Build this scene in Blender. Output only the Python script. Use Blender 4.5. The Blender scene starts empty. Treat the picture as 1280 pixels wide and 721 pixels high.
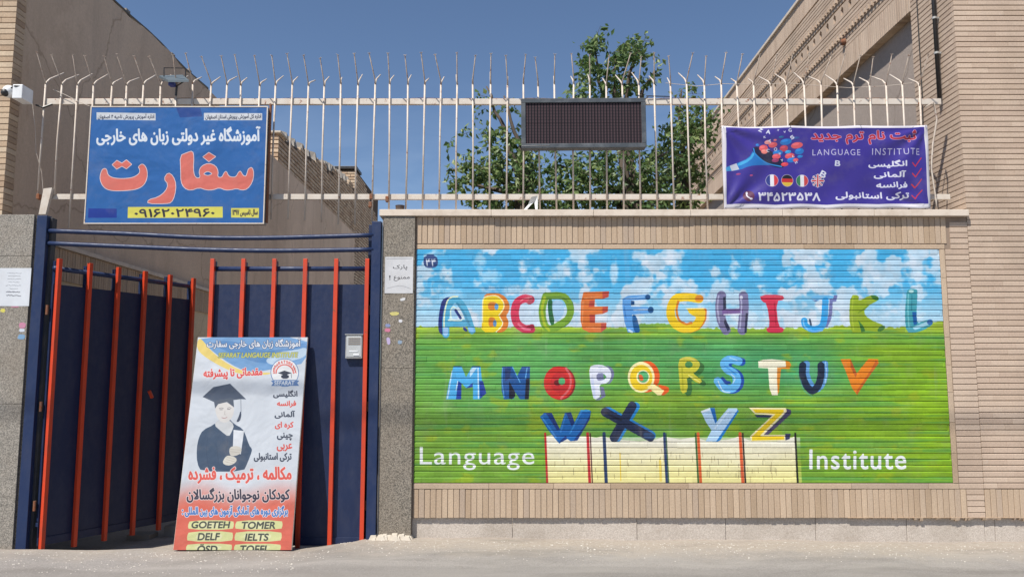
import bpy, bmesh, math, random, unicodedata
import numpy as np
from mathutils import Vector, Matrix
from mathutils.geometry import interpolate_bezier
random.seed(7)
rng = np.random.default_rng(7)
SC = bpy.context.scene
COL = SC.collection
R = math.radians

# ------------------------------------------------------------------ camera, sky, sun, exposure
CAM_H, PITCH, FPX = 1.6, R(6.5), 1026.0
CP, SP = math.cos(PITCH), math.sin(PITCH)
cam = bpy.data.cameras.new("camera")
cam.sensor_width = 36.0
cam.lens = 36.0 * FPX / 1280.0
cam.clip_end = 2000.0
cam_o = bpy.data.objects.new("camera", cam)
cam_o.location = (0, 0, CAM_H)
cam_o.rotation_euler = (R(90) + PITCH, 0, 0)
COL.objects.link(cam_o)
SC.camera = cam_o

SUN = Vector((-0.80, -1.0, 2.0)).normalized()        # direction towards the sun
elev = math.asin(SUN.z)
azim = math.atan2(SUN.x, SUN.y)
world = bpy.data.worlds.new("World")
SC.world = world
world.use_nodes = True
nt = world.node_tree
bg = nt.nodes["Background"]
sky = nt.nodes.new("ShaderNodeTexSky")
sky.sky_type = 'NISHITA'
sky.sun_disc = False
sky.sun_elevation = elev
sky.sun_rotation = azim
sky.altitude = 1500
sky.air_density = 1.0
sky.dust_density = 0.6
sky.ozone_density = 3.0
bg.inputs[1].default_value = 0.082
# thin cirrus
tc = nt.nodes.new("ShaderNodeTexCoord")
mp = nt.nodes.new("ShaderNodeMapping")
mp.inputs['Scale'].default_value = (2.2, 2.2, 6.5)
mp.inputs['Location'].default_value = (0.35, 0.2, 0.4)
ns = nt.nodes.new("ShaderNodeTexNoise")
ns.inputs['Scale'].default_value = 2.6
ns.inputs['Detail'].default_value = 7
ns.inputs['Roughness'].default_value = 0.55
ns.inputs['Distortion'].default_value = 0.6
rp = nt.nodes.new("ShaderNodeValToRGB")
rp.color_ramp.elements[0].position = 0.46
rp.color_ramp.elements[0].color = (0, 0, 0, 1)
rp.color_ramp.elements[1].position = 0.80
rp.color_ramp.elements[1].color = (0.26, 0.26, 0.26, 1)
mxs = nt.nodes.new("ShaderNodeMix")
mxs.data_type = 'RGBA'
mxs.inputs[7].default_value = (6.2, 7.2, 8.6, 1)
nt.links.new(tc.outputs['Generated'], mp.inputs[0])
nt.links.new(mp.outputs[0], ns.inputs['Vector'])
nt.links.new(ns.outputs['Fac'], rp.inputs[0])
sx = nt.nodes.new("ShaderNodeSeparateXYZ"); nt.links.new(tc.outputs['Generated'], sx.inputs[0])
lowc = nt.nodes.new("ShaderNodeMapRange")           # the thin cloud lies low over the horizon
for k_, v_ in ((1, 0.36), (2, 0.20), (3, 0.0), (4, 1.0)): lowc.inputs[k_].default_value = v_
nt.links.new(sx.outputs['Z'], lowc.inputs[0])
mm = nt.nodes.new("ShaderNodeMath"); mm.operation = 'MULTIPLY'
nt.links.new(rp.outputs[0], mm.inputs[0]); nt.links.new(lowc.outputs[0], mm.inputs[1])
nt.links.new(mm.outputs[0], mxs.inputs[0])
nt.links.new(sky.outputs[0], mxs.inputs[6])
nt.links.new(mxs.outputs[2], bg.inputs[0])

sl = bpy.data.lights.new("sun", 'SUN')
sl.energy = 4.6
sl.angle = R(0.53)
sl.color = (1.0, 0.955, 0.88)
so = bpy.data.objects.new("sun", sl)
so.rotation_euler = (-SUN).to_track_quat('-Z', 'Y').to_euler()
so.location = (-8, -10, 20)
COL.objects.link(so)

SC.view_settings.view_transform = 'Standard'
SC.view_settings.look = 'None'
SC.view_settings.gamma = 1.0
SC.view_settings.exposure = 0.55

# ------------------------------------------------------------------ helpers: position of a traced point on a known plane
F = 8.6                                   # the street facade stands 8.6 m from the camera

def P(u, v, Y=F):
    dy = 360.5 - v
    t = Y / (FPX * CP - dy * SP)
    return (u - 640.0) * t, CAM_H + t * (FPX * SP + dy * CP)

def PX(u, v, X):
    dy = 360.5 - v
    t = X / (u - 640.0)
    return t * (FPX * CP - dy * SP), CAM_H + t * (FPX * SP + dy * CP)

# ------------------------------------------------------------------ helpers: objects
def put(o, parent=None):
    COL.objects.link(o)
    if parent is not None:
        o.parent = parent
    return o

def tag(o, label=None, cat=None, group=None, kind=None):
    if label: o['label'] = label
    if cat: o['category'] = cat
    if group: o['group'] = group
    if kind: o['kind'] = kind
    return o

def thing(name, label, cat, loc=(0, 0, 0), group=None):
    o = bpy.data.objects.new(name, None)
    o.location = loc
    o.empty_display_size = 0.1
    put(o)
    return tag(o, label, cat, group)

class MB:
    """collects faces, then links them as one mesh object (world coordinates)"""
    def __init__(s):
        s.v = []; s.f = []; s.uv = None
    def add(s, vs, fs):
        b = len(s.v)
        s.v.extend([tuple(p) for p in vs])
        s.f.extend([tuple(i + b for i in f) for f in fs])
        return s
    def box(s, x0, x1, y0, y1, z0, z1):
        if x0 > x1: x0, x1 = x1, x0
        if y0 > y1: y0, y1 = y1, y0
        if z0 > z1: z0, z1 = z1, z0
        vs = [(x0,y0,z0),(x1,y0,z0),(x1,y1,z0),(x0,y1,z0),(x0,y0,z1),(x1,y0,z1),(x1,y1,z1),(x0,y1,z1)]
        return s.add(vs, [(0,3,2,1),(4,5,6,7),(0,1,5,4),(1,2,6,5),(2,3,7,6),(3,0,4,7)])
    def prism(s, top4, bot4):
        return s.add(list(bot4) + list(top4), [(0,3,2,1),(4,5,6,7),(0,1,5,4),(1,2,6,5),(2,3,7,6),(3,0,4,7)])
    def tube(s, pts, r, n=8, caps=True):
        pts = [Vector(p) for p in pts]
        rs = r if isinstance(r, (list, tuple)) else [r] * len(pts)
        rings = []
        up = None
        for i, p in enumerate(pts):
            if i == 0: d = pts[1] - p
            elif i == len(pts) - 1: d = p - pts[i-1]
            else: d = (pts[i+1] - p).normalized() + (p - pts[i-1]).normalized()
            d.normalize()
            if up is None:
                up = Vector((0, 0, 1)) if abs(d.z) < 0.9 else Vector((0, 1, 0))
            a = d.cross(up).normalized()
            b = a.cross(d).normalized()
            up = b
            rings.append([p + (a * math.cos(2*math.pi*k/n) + b * math.sin(2*math.pi*k/n)) * rs[i] for k in range(n)])
        vs = [q for r_ in rings for q in r_]
        fs = []
        for i in range(len(pts) - 1):
            for k in range(n):
                k2 = (k + 1) % n
                fs.append((i*n+k, i*n+k2, (i+1)*n+k2, (i+1)*n+k))
        if caps:
            fs.append(tuple(range(n))); fs.append(tuple((len(pts)-1)*n + k for k in reversed(range(n))))
        return s.add(vs, fs)
    def brick(s, L, H, D, M, ch=0.003):
        vs, fs = brick_data(L, H, D, ch)
        return s.add([M @ Vector(p) for p in vs], fs)
    def build(s, name, mat, parent=None, smooth=False, bevel=0.0, origin=None):
        me = bpy.data.meshes.new(name)
        vs = s.v
        o3 = Vector((0, 0, 0))
        if parent is not None:
            o3 = parent_world(parent)
        off = Vector(origin) if origin is not None else o3
        vs = [(x - off.x, y - off.y, z - off.z) for x, y, z in vs]
        me.from_pydata(vs, [], s.f)
        me.update()
        bm = bmesh.new(); bm.from_mesh(me)
        bmesh.ops.recalc_face_normals(bm, faces=bm.faces)
        bm.to_mesh(me); bm.free()
        if smooth:
            for p in me.polygons: p.use_smooth = True
        if s.uv is not None:
            pass
        me.materials.append(mat)
        o = bpy.data.objects.new(name, me)
        put(o, parent)
        o.location = off - o3
        if bevel:
            m = o.modifiers.new("bevel", 'BEVEL'); m.width = bevel; m.segments = 2; m.limit_method = 'ANGLE'
        return o

def parent_world(p):
    v = Vector((0, 0, 0))
    while p is not None:
        v = v + Vector(p.location); p = p.parent
    return v

def brick_data(L, H, D, ch=0.003):
    a, b = L/2, H/2
    vs = []
    ex = ch if H > L else 0.0003
    ez = ch if L > H else 0.0008
    for (w, h, y) in ((a, b, D), (a, b, ch), (a-ex, b-ez, 0.0)):
        vs += [(-w, y, -h), (w, y, -h), (w, y, h), (-w, y, h)]
    fs = []
    for r_ in (0, 4):
        for k in range(4):
            k2 = (k+1) % 4
            fs.append((r_+k, r_+k2, r_+4+k2, r_+4+k))
    fs.append((8, 9, 10, 11))
    return vs, fs

_bm_cache = {}
def brick_mesh(L, H, D, mat, ch=0.003, tagname="brick"):
    key = (round(L, 3), round(H, 3), round(D, 3), mat.name, ch)
    if key not in _bm_cache:
        vs, fs = brick_data(L, H, D, ch)
        me = bpy.data.meshes.new(tagname)
        me.from_pydata(vs, [], fs); me.materials.append(mat)
        bm = bmesh.new(); bm.from_mesh(me); bmesh.ops.recalc_face_normals(bm, faces=bm.faces)
        # open back: make sure normals point out (front = -y)
        bm.faces.ensure_lookup_table()
        if bm.faces[-1].normal.y > 0:
            bmesh.ops.reverse_faces(bm, faces=bm.faces)
        bm.to_mesh(me); bm.free()
        _bm_cache[key] = me
    return _bm_cache[key]

def brick_obj(name, L, H, D, mat, loc, rz, parent, ch=0.003):
    o = bpy.data.objects.new(name, brick_mesh(L, H, D, mat, ch))
    put(o, parent)
    w = parent_world(parent)
    o.location = Vector(loc) - w
    o.rotation_euler = (random.gauss(0, 0.004), random.gauss(0, 0.0012), rz + random.gauss(0, 0.002))
    return o

# ------------------------------------------------------------------ helpers: materials
def nodes(name):
    m = bpy.data.materials.new(name); m.use_nodes = True
    n = m.node_tree
    return m, n, n.nodes["Principled BSDF"]

def N(n, typ, **kw):
    x = n.nodes.new(typ)
    for k, v in kw.items():
        if k in ('data_type', 'blend_type', 'operation', 'feature', 'distance', 'noise_dimensions', 'musgrave_type', 'extension', 'interpolation', 'bands_direction'):
            setattr(x, k, v)
        else:
            x.inputs[k.replace('_', ' ')].default_value = v
    return x

def mix(n, fac, a, b, blend='MIX'):
    x = n.nodes.new("ShaderNodeMix"); x.data_type = 'RGBA'; x.blend_type = blend
    for sock, val in ((0, fac), (6, a), (7, b)):
        if isinstance(val, (int, float)): x.inputs[sock].default_value = val
        elif isinstance(val, tuple): x.inputs[sock].default_value = val if len(val) == 4 else (*val, 1)
        else: n.links.new(val, x.inputs[sock])
    return x.outputs[2]

def ramp(n, fac, p0, p1, c0=(0,0,0,1), c1=(1,1,1,1)):
    x = n.nodes.new("ShaderNodeValToRGB")
    x.color_ramp.elements[0].position = p0; x.color_ramp.elements[0].color = c0
    x.color_ramp.elements[1].position = p1; x.color_ramp.elements[1].color = c1
    n.links.new(fac, x.inputs[0])
    return x.outputs[0]

def noise(n, scale, detail=4, rough=0.55, vec=None, dist=0.0):
    x = N(n, "ShaderNodeTexNoise", Scale=scale, Detail=detail, Roughness=rough, Distortion=dist)
    if vec is not None: n.links.new(vec, x.inputs['Vector'])
    return x.outputs['Fac']

def wpos(n, scale=None):
    g = n.nodes.new("ShaderNodeNewGeometry")
    if scale is None: return g.outputs['Position']
    m = n.nodes.new("ShaderNodeMapping"); m.inputs['Scale'].default_value = scale
    n.links.new(g.outputs['Position'], m.inputs[0])
    return m.outputs[0]

def bump(n, p, h, strength=0.3, dist=0.01, prev=None):
    b = n.nodes.new("ShaderNodeBump")
    b.inputs['Strength'].default_value = strength; b.inputs['Distance'].default_value = dist
    n.links.new(h, b.inputs['Height'])
    n.links.new(b.outputs[0], p.inputs['Normal'])
    return b

def srgb(r, g, b, k=1.0):
    f = lambda c: (c/12.92 if c <= 0.04045 else ((c+0.055)/1.055)**2.4)
    return tuple(min(1.0, f(c/255.0) * k) for c in (r, g, b)) + (1.0,)

def mat_plain(name, col, rough=0.6, metal=0.0, dirt=0.25, dirtcol=(0.12, 0.09, 0.06), scale=6, rust=0.0, bmp=0.1, spec=0.5):
    m, n, p = nodes(name)
    v = wpos(n)
    f1 = noise(n, scale, 6, 0.6, v)
    c = mix(n, ramp(n, f1, 0.45, 0.8), (*col[:3], 1), mix(n, dirt, (*col[:3], 1), (*dirtcol, 1)))
    if rust:
        f2 = ramp(n, noise(n, scale*2.3, 8, 0.7, v, 0.4), 0.66 - 0.25*rust, 0.72 - 0.2*rust)
        c = mix(n, f2, c, (0.22, 0.07, 0.025, 1))
    n.links.new(c, p.inputs['Base Color'])
    p.inputs['Roughness'].default_value = rough
    p.inputs['Metallic'].default_value = metal
    p.inputs['Specular IOR Level'].default_value = spec
    if bmp: bump(n, p, noise(n, scale*12, 4, 0.6, v), bmp, 0.004)
    return m

def mat_brick(name, cols, var=0.5, rough=0.9, stain=0.35):
    m, n, p = nodes(name)
    v = wpos(n)
    oi = n.nodes.new("ShaderNodeObjectInfo")
    g = n.nodes.new("ShaderNodeNewGeometry")
    ad = n.nodes.new("ShaderNodeMath"); ad.operation = 'ADD'
    n.links.new(oi.outputs['Random'], ad.inputs[0]); n.links.new(g.outputs['Random Per Island'], ad.inputs[1])
    fr = n.nodes.new("ShaderNodeMath"); fr.operation = 'FRACT'; n.links.new(ad.outputs[0], fr.inputs[0])
    cr = n.nodes.new("ShaderNodeValToRGB")
    els = cr.color_ramp.elements
    els[0].position = 0.0; els[0].color = (*cols[0], 1)
    els[1].position = 1.0; els[1].color = (*cols[-1], 1)
    for i, c in enumerate(cols[1:-1]):
        e = els.new((i+1)/(len(cols)-1)); e.color = (*c, 1)
    n.links.new(fr.outputs[0], cr.inputs[0])
    base = mix(n, var, (*cols[len(cols)//2], 1), cr.outputs[0])
    st = ramp(n, noise(n, 1.3, 6, 0.62, wpos(n, (1, 1, 0.6))), 0.42, 0.75)
    stn = N(n, "ShaderNodeMath", operation='MULTIPLY'); n.links.new(st, stn.inputs[0]); stn.inputs[1].default_value = stain
    c = mix(n, stn.outputs[0], base, (0.20, 0.155, 0.115, 1))
    fine = ramp(n, noise(n, 60, 5, 0.7, v), 0.35, 0.75, (0.78, 0.78, 0.78, 1), (1.12, 1.12, 1.12, 1))
    c = mix(n, 0.8, c, fine, 'MULTIPLY')
    # pale lime smears
    lm = ramp(n, noise(n, 9, 7, 0.7, wpos(n, (1, 1, 1.6)), 0.5), 0.64, 0.74)
    lm2 = N(n, "ShaderNodeMath", operation='MULTIPLY'); n.links.new(lm, lm2.inputs[0]); lm2.inputs[1].default_value = 0.35
    c = mix(n, lm2.outputs[0], c, (0.55, 0.48, 0.40, 1))
    n.links.new(c, p.inputs['Base Color'])
    p.inputs['Roughness'].default_value = rough
    p.inputs['Specular IOR Level'].default_value = 0.2
    bump(n, p, noise(n, 90, 6, 0.7, v), 0.45, 0.004)
    return m

# ------------------------------------------------------------------ helpers: painting flat prints (pictures made in code)
def lookup(base, form):
    try: return unicodedata.lookup("ARABIC LETTER %s %s FORM" % (base, form))
    except KeyError: return None
_NAMES = {'ا':'ALEF','آ':'ALEF WITH MADDA ABOVE','ب':'BEH','پ':'PEH','ت':'TEH','ث':'THEH','ج':'JEEM','چ':'TCHEH','ح':'HAH','خ':'KHAH','د':'DAL','ذ':'THAL','ر':'REH','ز':'ZAIN','ژ':'JEH','س':'SEEN','ش':'SHEEN','ص':'SAD','ض':'DAD','ط':'TAH','ظ':'ZAH','ع':'AIN','غ':'GHAIN','ف':'FEH','ق':'QAF','ک':'KEHEH','گ':'GAF','ل':'LAM','م':'MEEM','ن':'NOON','و':'WAW','ه':'HEH','ی':'FARSI YEH','ئ':'YEH WITH HAMZA ABOVE'}
_NOJOIN = set('اآدذرزژو')
def shape_fa(s):
    out = []
    i = 0
    chars = list(s)
    def joins(c): return c in _NAMES
    while i < len(chars):
        c = chars[i]
        if c == 'ل' and i+1 < len(chars) and chars[i+1] == 'ا':
            prev = i > 0 and joins(chars[i-1]) and chars[i-1] not in _NOJOIN
            out.append(unicodedata.lookup("ARABIC LIGATURE LAM WITH ALEF %s FORM" % ("FINAL" if prev else "ISOLATED")))
            i += 2; continue
        if c in _NAMES:
            prev = i > 0 and joins(chars[i-1]) and chars[i-1] not in _NOJOIN
            nxt = i+1 < len(chars) and joins(chars[i+1]) and c not in _NOJOIN
            form = "MEDIAL" if prev and nxt else "FINAL" if prev else "INITIAL" if nxt else "ISOLATED"
            g = lookup(_NAMES[c], form) or lookup(_NAMES[c], "ISOLATED") or c
            out.append(g)
        elif c == '\u200c': pass
        else: out.append(c)
        i += 1
    # visual order: right to left, digit runs kept left to right
    res = []; k = len(out) - 1
    while k >= 0:
        if out[k].isdigit():
            j = k
            while j >= 0 and out[j].isdigit(): j -= 1
            res += out[j+1:k+1]; k = j
        else:
            res.append(out[k]); k -= 1
    return ''.join(res)

def text_contours(s, space=1.0, shear=0.0):
    if any('\u0600' <= c <= '\u06ff' for c in s): s = shape_fa(s)
    c = bpy.data.curves.new("lettering", 'FONT')
    c.body = s; c.space_character = space; c.shear = shear
    o = bpy.data.objects.new("lettering", c)
    COL.objects.link(o)
    bpy.context.view_layer.update()
    cu = o.to_curve(bpy.context.evaluated_depsgraph_get(), apply_modifiers=False)
    out = []
    for sp in cu.splines:
        pts = []
        if sp.type == 'BEZIER':
            bp = sp.bezier_points; n = len(bp)
            for i in range(n):
                a, b = bp[i], bp[(i+1) % n]
                seg = interpolate_bezier(a.co, a.handle_right, b.handle_left, b.co, 6)
                pts += [(q.x, q.y) for q in seg[:-1]]
        else:
            pts = [(q.co.x, q.co.y) for q in sp.points]
        if len(pts) > 2: out.append(np.array(pts))
    o.to_curve_clear()
    bpy.data.objects.remove(o); bpy.data.curves.remove(c)
    return out

def chaikin(pts, it=2, closed=True):
    p = np.array(pts, float)
    for _ in range(it):
        q = np.roll(p, -1, 0) if closed else p[1:]
        a = p if closed else p[:-1]
        new = np.empty((len(a)*2, 2)); new[0::2] = a*.75 + q*.25; new[1::2] = a*.25 + q*.75
        if not closed: new = np.vstack([p[:1], new, p[-1:]])
        p = new
    return p

def catmull(pts, k=8):
    p = [np.array(q, float) for q in pts]
    if len(p) < 3: return np.array(p)
    p = [2*p[0]-p[1]] + p + [2*p[-1]-p[-2]]
    out = []
    for i in range(1, len(p)-2):
        for t in np.linspace(0, 1, k, endpoint=False):
            out.append(0.5*((2*p[i]) + (-p[i-1]+p[i+1])*t + (2*p[i-1]-5*p[i]+4*p[i+1]-p[i+2])*t*t + (-p[i-1]+3*p[i]-3*p[i+1]+p[i+2])*t**3))
    out.append(p[-2])
    return np.array(out)

def vnoise(h, w, fy, fx, seed=0):
    r_ = np.random.default_rng(seed)
    g = r_.random((int(fy)+2, int(fx)+2))
    yy = np.linspace(0, fy, h, endpoint=False); xx = np.linspace(0, fx, w, endpoint=False)
    yi = yy.astype(int); xi = xx.astype(int)
    ty = yy-yi; tx = xx-xi
    ty = (ty*ty*(3-2*ty))[:, None]; tx = (tx*tx*(3-2*tx))[None, :]
    a = g[yi][:, xi]; b = g[yi][:, xi+1]; c = g[yi+1][:, xi]; d = g[yi+1][:, xi+1]
    return (a*(1-tx)+b*tx)*(1-ty) + (c*(1-tx)+d*tx)*ty

def fbm(h, w, fy, fx, seed=0, oct=4, gain=0.5):
    s = np.zeros((h, w)); a = 1; t = 0
    for i in range(oct):
        s += a*vnoise(h, w, fy*2**i, fx*2**i, seed*31+i); t += a; a *= gain
    return s/t

def sstep(a, b, x):
    t = np.clip((x-a)/(b-a), 0, 1); return t*t*(3-2*t)

class Canvas:
    """picture with row 0 at the top; 'to' maps traced photo coordinates to canvas pixels"""
    SS = 3
    def __init__(s, w, h, to, col=(255, 255, 255)):
        s.w, s.h, s.to = w, h, to
        s.a = np.empty((h, w, 3)); s.a[:] = np.array(col)/255.0
    def blend(s, cov, col, x0=0, y0=0):
        h, w = cov.shape
        c = np.array(col, float)/255.0 if not isinstance(col, np.ndarray) else col
        reg = s.a[y0:y0+h, x0:x0+w]
        s.a[y0:y0+h, x0:x0+w] = reg*(1-cov[..., None]) + c*cov[..., None]
    def cover(s, contours, pad=2):
        P_ = np.vstack(contours)
        x0 = max(0, int(P_[:,0].min())-pad); x1 = min(s.w, int(P_[:,0].max())+pad+1)
        y0 = max(0, int(P_[:,1].min())-pad); y1 = min(s.h, int(P_[:,1].max())+pad+1)
        if x1 <= x0 or y1 <= y0: return None
        K = s.SS; W_, H_ = (x1-x0)*K, (y1-y0)*K
        acc = np.zeros((H_, W_+1), np.int32)
        for c in contours:
            c = (c - np.array([x0, y0]))*K
            d = np.roll(c, -1, 0)
            for (ax, ay), (bx, by) in zip(c, d):
                if ay == by: continue
                sg = 1
                if ay > by: ax, ay, bx, by = bx, by, ax, ay; sg = -1
                r0 = max(0, math.ceil(ay-.5)); r1 = min(H_-1, math.ceil(by-.5)-1)
                if r1 < r0: continue
                rr = np.arange(r0, r1+1)
                xs = ax + (rr+.5-ay)*(bx-ax)/(by-ay)
                ix = np.clip(np.ceil(xs-.5).astype(int), 0, W_)
                acc[rr, ix] += sg
        m = (np.cumsum(acc, 1)[:, :W_] != 0).astype(float)
        cov = m.reshape(y1-y0, K, x1-x0, K).mean((1, 3))
        return cov, x0, y0
    def dilate(s, cov, r):
        r_ = int(math.ceil(r))+1
        p = np.pad(cov, r_)
        out = p.copy()
        for rad in ({r} if r <= 2 else {r, r*.55}):
            for k in range(20):
                dx = rad*math.cos(k*math.pi/10); dy = rad*math.sin(k*math.pi/10)
                ix, iy = math.floor(dx), math.floor(dy); fx, fy = dx-ix, dy-iy
                sh = np.roll(np.roll(p, iy, 0), ix, 1)
                sh = sh*(1-fx) + np.roll(sh, 1, 1)*fx
                sh = sh*(1-fy) + np.roll(sh, 1, 0)*fy
                out = np.maximum(out, sh)
        return out, r_
    def put(s, cov, x0, y0, col):
        h, w = cov.shape
        a, b = max(0, -x0), max(0, -y0)
        c, d = min(w, s.w-x0), min(h, s.h-y0)
        if c <= a or d <= b: return
        s.blend(cov[b:d, a:c], col, x0+a, y0+b)
    def poly(s, contours, col, smooth=0, grow=0, outline=None, alpha=1.0):
        if not isinstance(contours[0][0], (tuple, list, np.ndarray)): contours = [contours]
        cs = [s.to(chaikin(c, smooth) if smooth else np.array(c, float)) for c in contours]
        r_ = s.cover(cs, 2)
        if r_ is None: return
        cov, x0, y0 = r_
        if outline:
            for rad, oc in outline:
                d, k = s.dilate(cov, rad); s.put(d, x0-k, y0-k, oc)
        if grow:
            cov, k = s.dilate(cov, grow); x0 -= k; y0 -= k
        s.put(cov*alpha, x0, y0, col)
    def ell(s, cx, cy, rx, ry, col, rot=0, **kw):
        t = np.linspace(0, 2*math.pi, 40, endpoint=False)
        x = rx*np.cos(t); y = ry*np.sin(t)
        s.poly([np.stack([cx + x*math.cos(rot) - y*math.sin(rot), cy + x*math.sin(rot) + y*math.cos(rot)], 1)], col, **kw)
    def stroke(s, pts, w, col, k=8, alpha=1.0, soft=0.0, rag=0.0):
        """w in traced units"""
        src = catmull(pts, k)
        q = s.to(src)
        e = s.to(np.array([src[0], src[0]+np.array([1.0, 0])])); sc = np.linalg.norm(e[1]-e[0])
        rad = w*sc/2
        pad = rad+2+soft
        x0 = max(0, int(q[:,0].min()-pad)); x1 = min(s.w, int(q[:,0].max()+pad)+1)
        y0 = max(0, int(q[:,1].min()-pad)); y1 = min(s.h, int(q[:,1].max()+pad)+1)
        if x1 <= x0 or y1 <= y0: return
        X, Y = np.meshgrid(np.arange(x0, x1)+.5, np.arange(y0, y1)+.5)
        best = np.full(X.shape, 1e9)
        for a, b in zip(q[:-1], q[1:]):
            d = b-a; L = float(d@d) or 1e-9
            t = np.clip(((X-a[0])*d[0]+(Y-a[1])*d[1])/L, 0, 1)
            best = np.minimum(best, (X-a[0]-t*d[0])**2+(Y-a[1]-t*d[1])**2)
        dd = np.sqrt(best)
        if rag:
            dd = dd + (vnoise(*dd.shape, max(2, dd.shape[0]/5), max(2, dd.shape[1]/5), int(q[0,0]))-.5)*rag
        cov = np.clip((rad - dd)/(1.0+soft) + .5, 0, 1)*alpha
        s.put(cov, x0, y0, col)
    def text(s, txt, box, col, bold=0, outline=None, space=1.0, shear=0.0, tilt=0.0, alpha=1.0, rot=0.0):
        """box = x0, top, x1, bottom in traced coordinates; bold / outline radii in canvas pixels"""
        cs = text_contours(txt, space, shear)
        if not cs: return
        A = np.vstack(cs); lo = A.min(0); hi = A.max(0)
        x0, yt, x1, yb = box
        out = []
        for c in cs:
            n = np.empty_like(c)
            n[:,0] = x0 + (c[:,0]-lo[0])/(hi[0]-lo[0])*(x1-x0)
            n[:,1] = yb - (c[:,1]-lo[1])/(hi[1]-lo[1])*(yb-yt) + (n[:,0]-x0)*tilt
            if rot:
                m0 = np.array([(x0+x1)/2, (yt+yb)/2]); d_ = n-m0
                n = m0+np.stack([d_[:,0]*math.cos(rot)-d_[:,1]*math.sin(rot), d_[:,0]*math.sin(rot)+d_[:,1]*math.cos(rot)], 1)
            out.append(s.to(n))
        r_ = s.cover(out, 2)
        if r_ is None: return
        cov, cx, cy = r_
        if bold:
            cov, k = s.dilate(cov, bold); cx -= k; cy -= k
        if outline:
            for rad, oc in outline:
                d, k = s.dilate(cov, rad); s.put(d, cx-k, cy-k, oc)
        s.put(cov*alpha, cx, cy, col)
    def image(s, name):
        im = bpy.data.images.new(name, s.w, s.h, alpha=False)
        px = np.ones((s.h, s.w, 4), np.float32)
        px[..., :3] = np.clip(s.a[::-1], 0, 1)
        im.pixels.foreach_set(px.ravel())
        im.update(); im.pack()
        return im

def homog(src, dst):
    A = []; B = []
    for (x, y), (u, v) in zip(src, dst):
        A.append([x, y, 1, 0, 0, 0, -u*x, -u*y]); B.append(u)
        A.append([0, 0, 0, x, y, 1, -v*x, -v*y]); B.append(v)
    h = np.linalg.solve(np.array(A, float), np.array(B, float))
    def f(p):
        p = np.array(p, float)
        d = h[6]*p[:,0]+h[7]*p[:,1]+1
        return np.stack([(h[0]*p[:,0]+h[1]*p[:,1]+h[2])/d, (h[3]*p[:,0]+h[4]*p[:,1]+h[5])/d], 1)
    return f

def mat_print(name, im, rough=0.5, gain=1.0, bmp=0.05, uvmode=None, spec=0.4, grime=0.15, wave=0.0):
    """uvmode None: UV map; else (x0, w, z0, h) in metres on the facade"""
    m, n, p = nodes(name)
    t = n.nodes.new("ShaderNodeTexImage"); t.image = im; t.extension = 'EXTEND'
    if uvmode:
        x0, w, z0, h = uvmode
        g = n.nodes.new("ShaderNodeNewGeometry")
        mpn = n.nodes.new("ShaderNodeMapping")
        sp_ = n.nodes.new("ShaderNodeSeparateXYZ"); cb = n.nodes.new("ShaderNodeCombineXYZ")
        n.links.new(g.outputs['Position'], sp_.inputs[0])
        n.links.new(sp_.outputs['X'], cb.inputs[0]); n.links.new(sp_.outputs['Z'], cb.inputs[1])
        n.links.new(cb.outputs[0], mpn.inputs[0])
        mpn.inputs['Location'].default_value = (-x0/w, -z0/h, 0)
        mpn.inputs['Scale'].default_value = (1/w, 1/h, 1)
        n.links.new(mpn.outputs[0], t.inputs[0])
    v = wpos(n)
    k = mix(n, 1.0, t.outputs[0], (gain, gain, gain, 1), 'MULTIPLY')
    gm = ramp(n, noise(n, 5, 7, 0.65, v), 0.5, 0.8)
    g2 = N(n, "ShaderNodeMath", operation='MULTIPLY'); n.links.new(gm, g2.inputs[0]); g2.inputs[1].default_value = grime
    k = mix(n, g2.outputs[0], k, (0.3, 0.25, 0.2, 1))
    if uvmode:
        # every brick took the paint a little differently; a few chips and runs of dust
        oi = n.nodes.new("ShaderNodeObjectInfo")
        ad = n.nodes.new("ShaderNodeMath"); ad.operation = 'ADD'
        n.links.new(oi.outputs['Random'], ad.inputs[0]); n.links.new(g.outputs['Random Per Island'], ad.inputs[1])
        fr = n.nodes.new("ShaderNodeMath"); fr.operation = 'FRACT'; n.links.new(ad.outputs[0], fr.inputs[0])
        k = mix(n, 1.0, k, ramp(n, fr.outputs[0], 0.0, 1.0, (.92, .92, .92, 1), (1.05, 1.05, 1.05, 1)), 'MULTIPLY')
        k = mix(n, ramp(n, noise(n, 38, 6, .75, v), 0.70, 0.73), k, (0.42, 0.34, 0.27, 1))
        k = mix(n, ramp(n, noise(n, 7, 6, .7, wpos(n, (1, 1, .15))), 0.60, 0.80, (0, 0, 0, 1), (.22, .22, .22, 1)), k, (0.45, 0.42, 0.36, 1))
    n.links.new(k, p.inputs['Base Color'])
    p.inputs['Roughness'].default_value = rough
    p.inputs['Specular IOR Level'].default_value = spec
    if bmp:
        b1 = bump(n, p, noise(n, 70, 5, 0.65, v), bmp, 0.004)
        if wave:
            b2 = n.nodes.new("ShaderNodeBump"); b2.inputs['Strength'].default_value = wave; b2.inputs['Distance'].default_value = .05
            n.links.new(noise(n, 2.6, 3, .5, v, .4), b2.inputs['Height']); n.links.new(b2.outputs[0], b1.inputs['Normal'])
    return m

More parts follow.
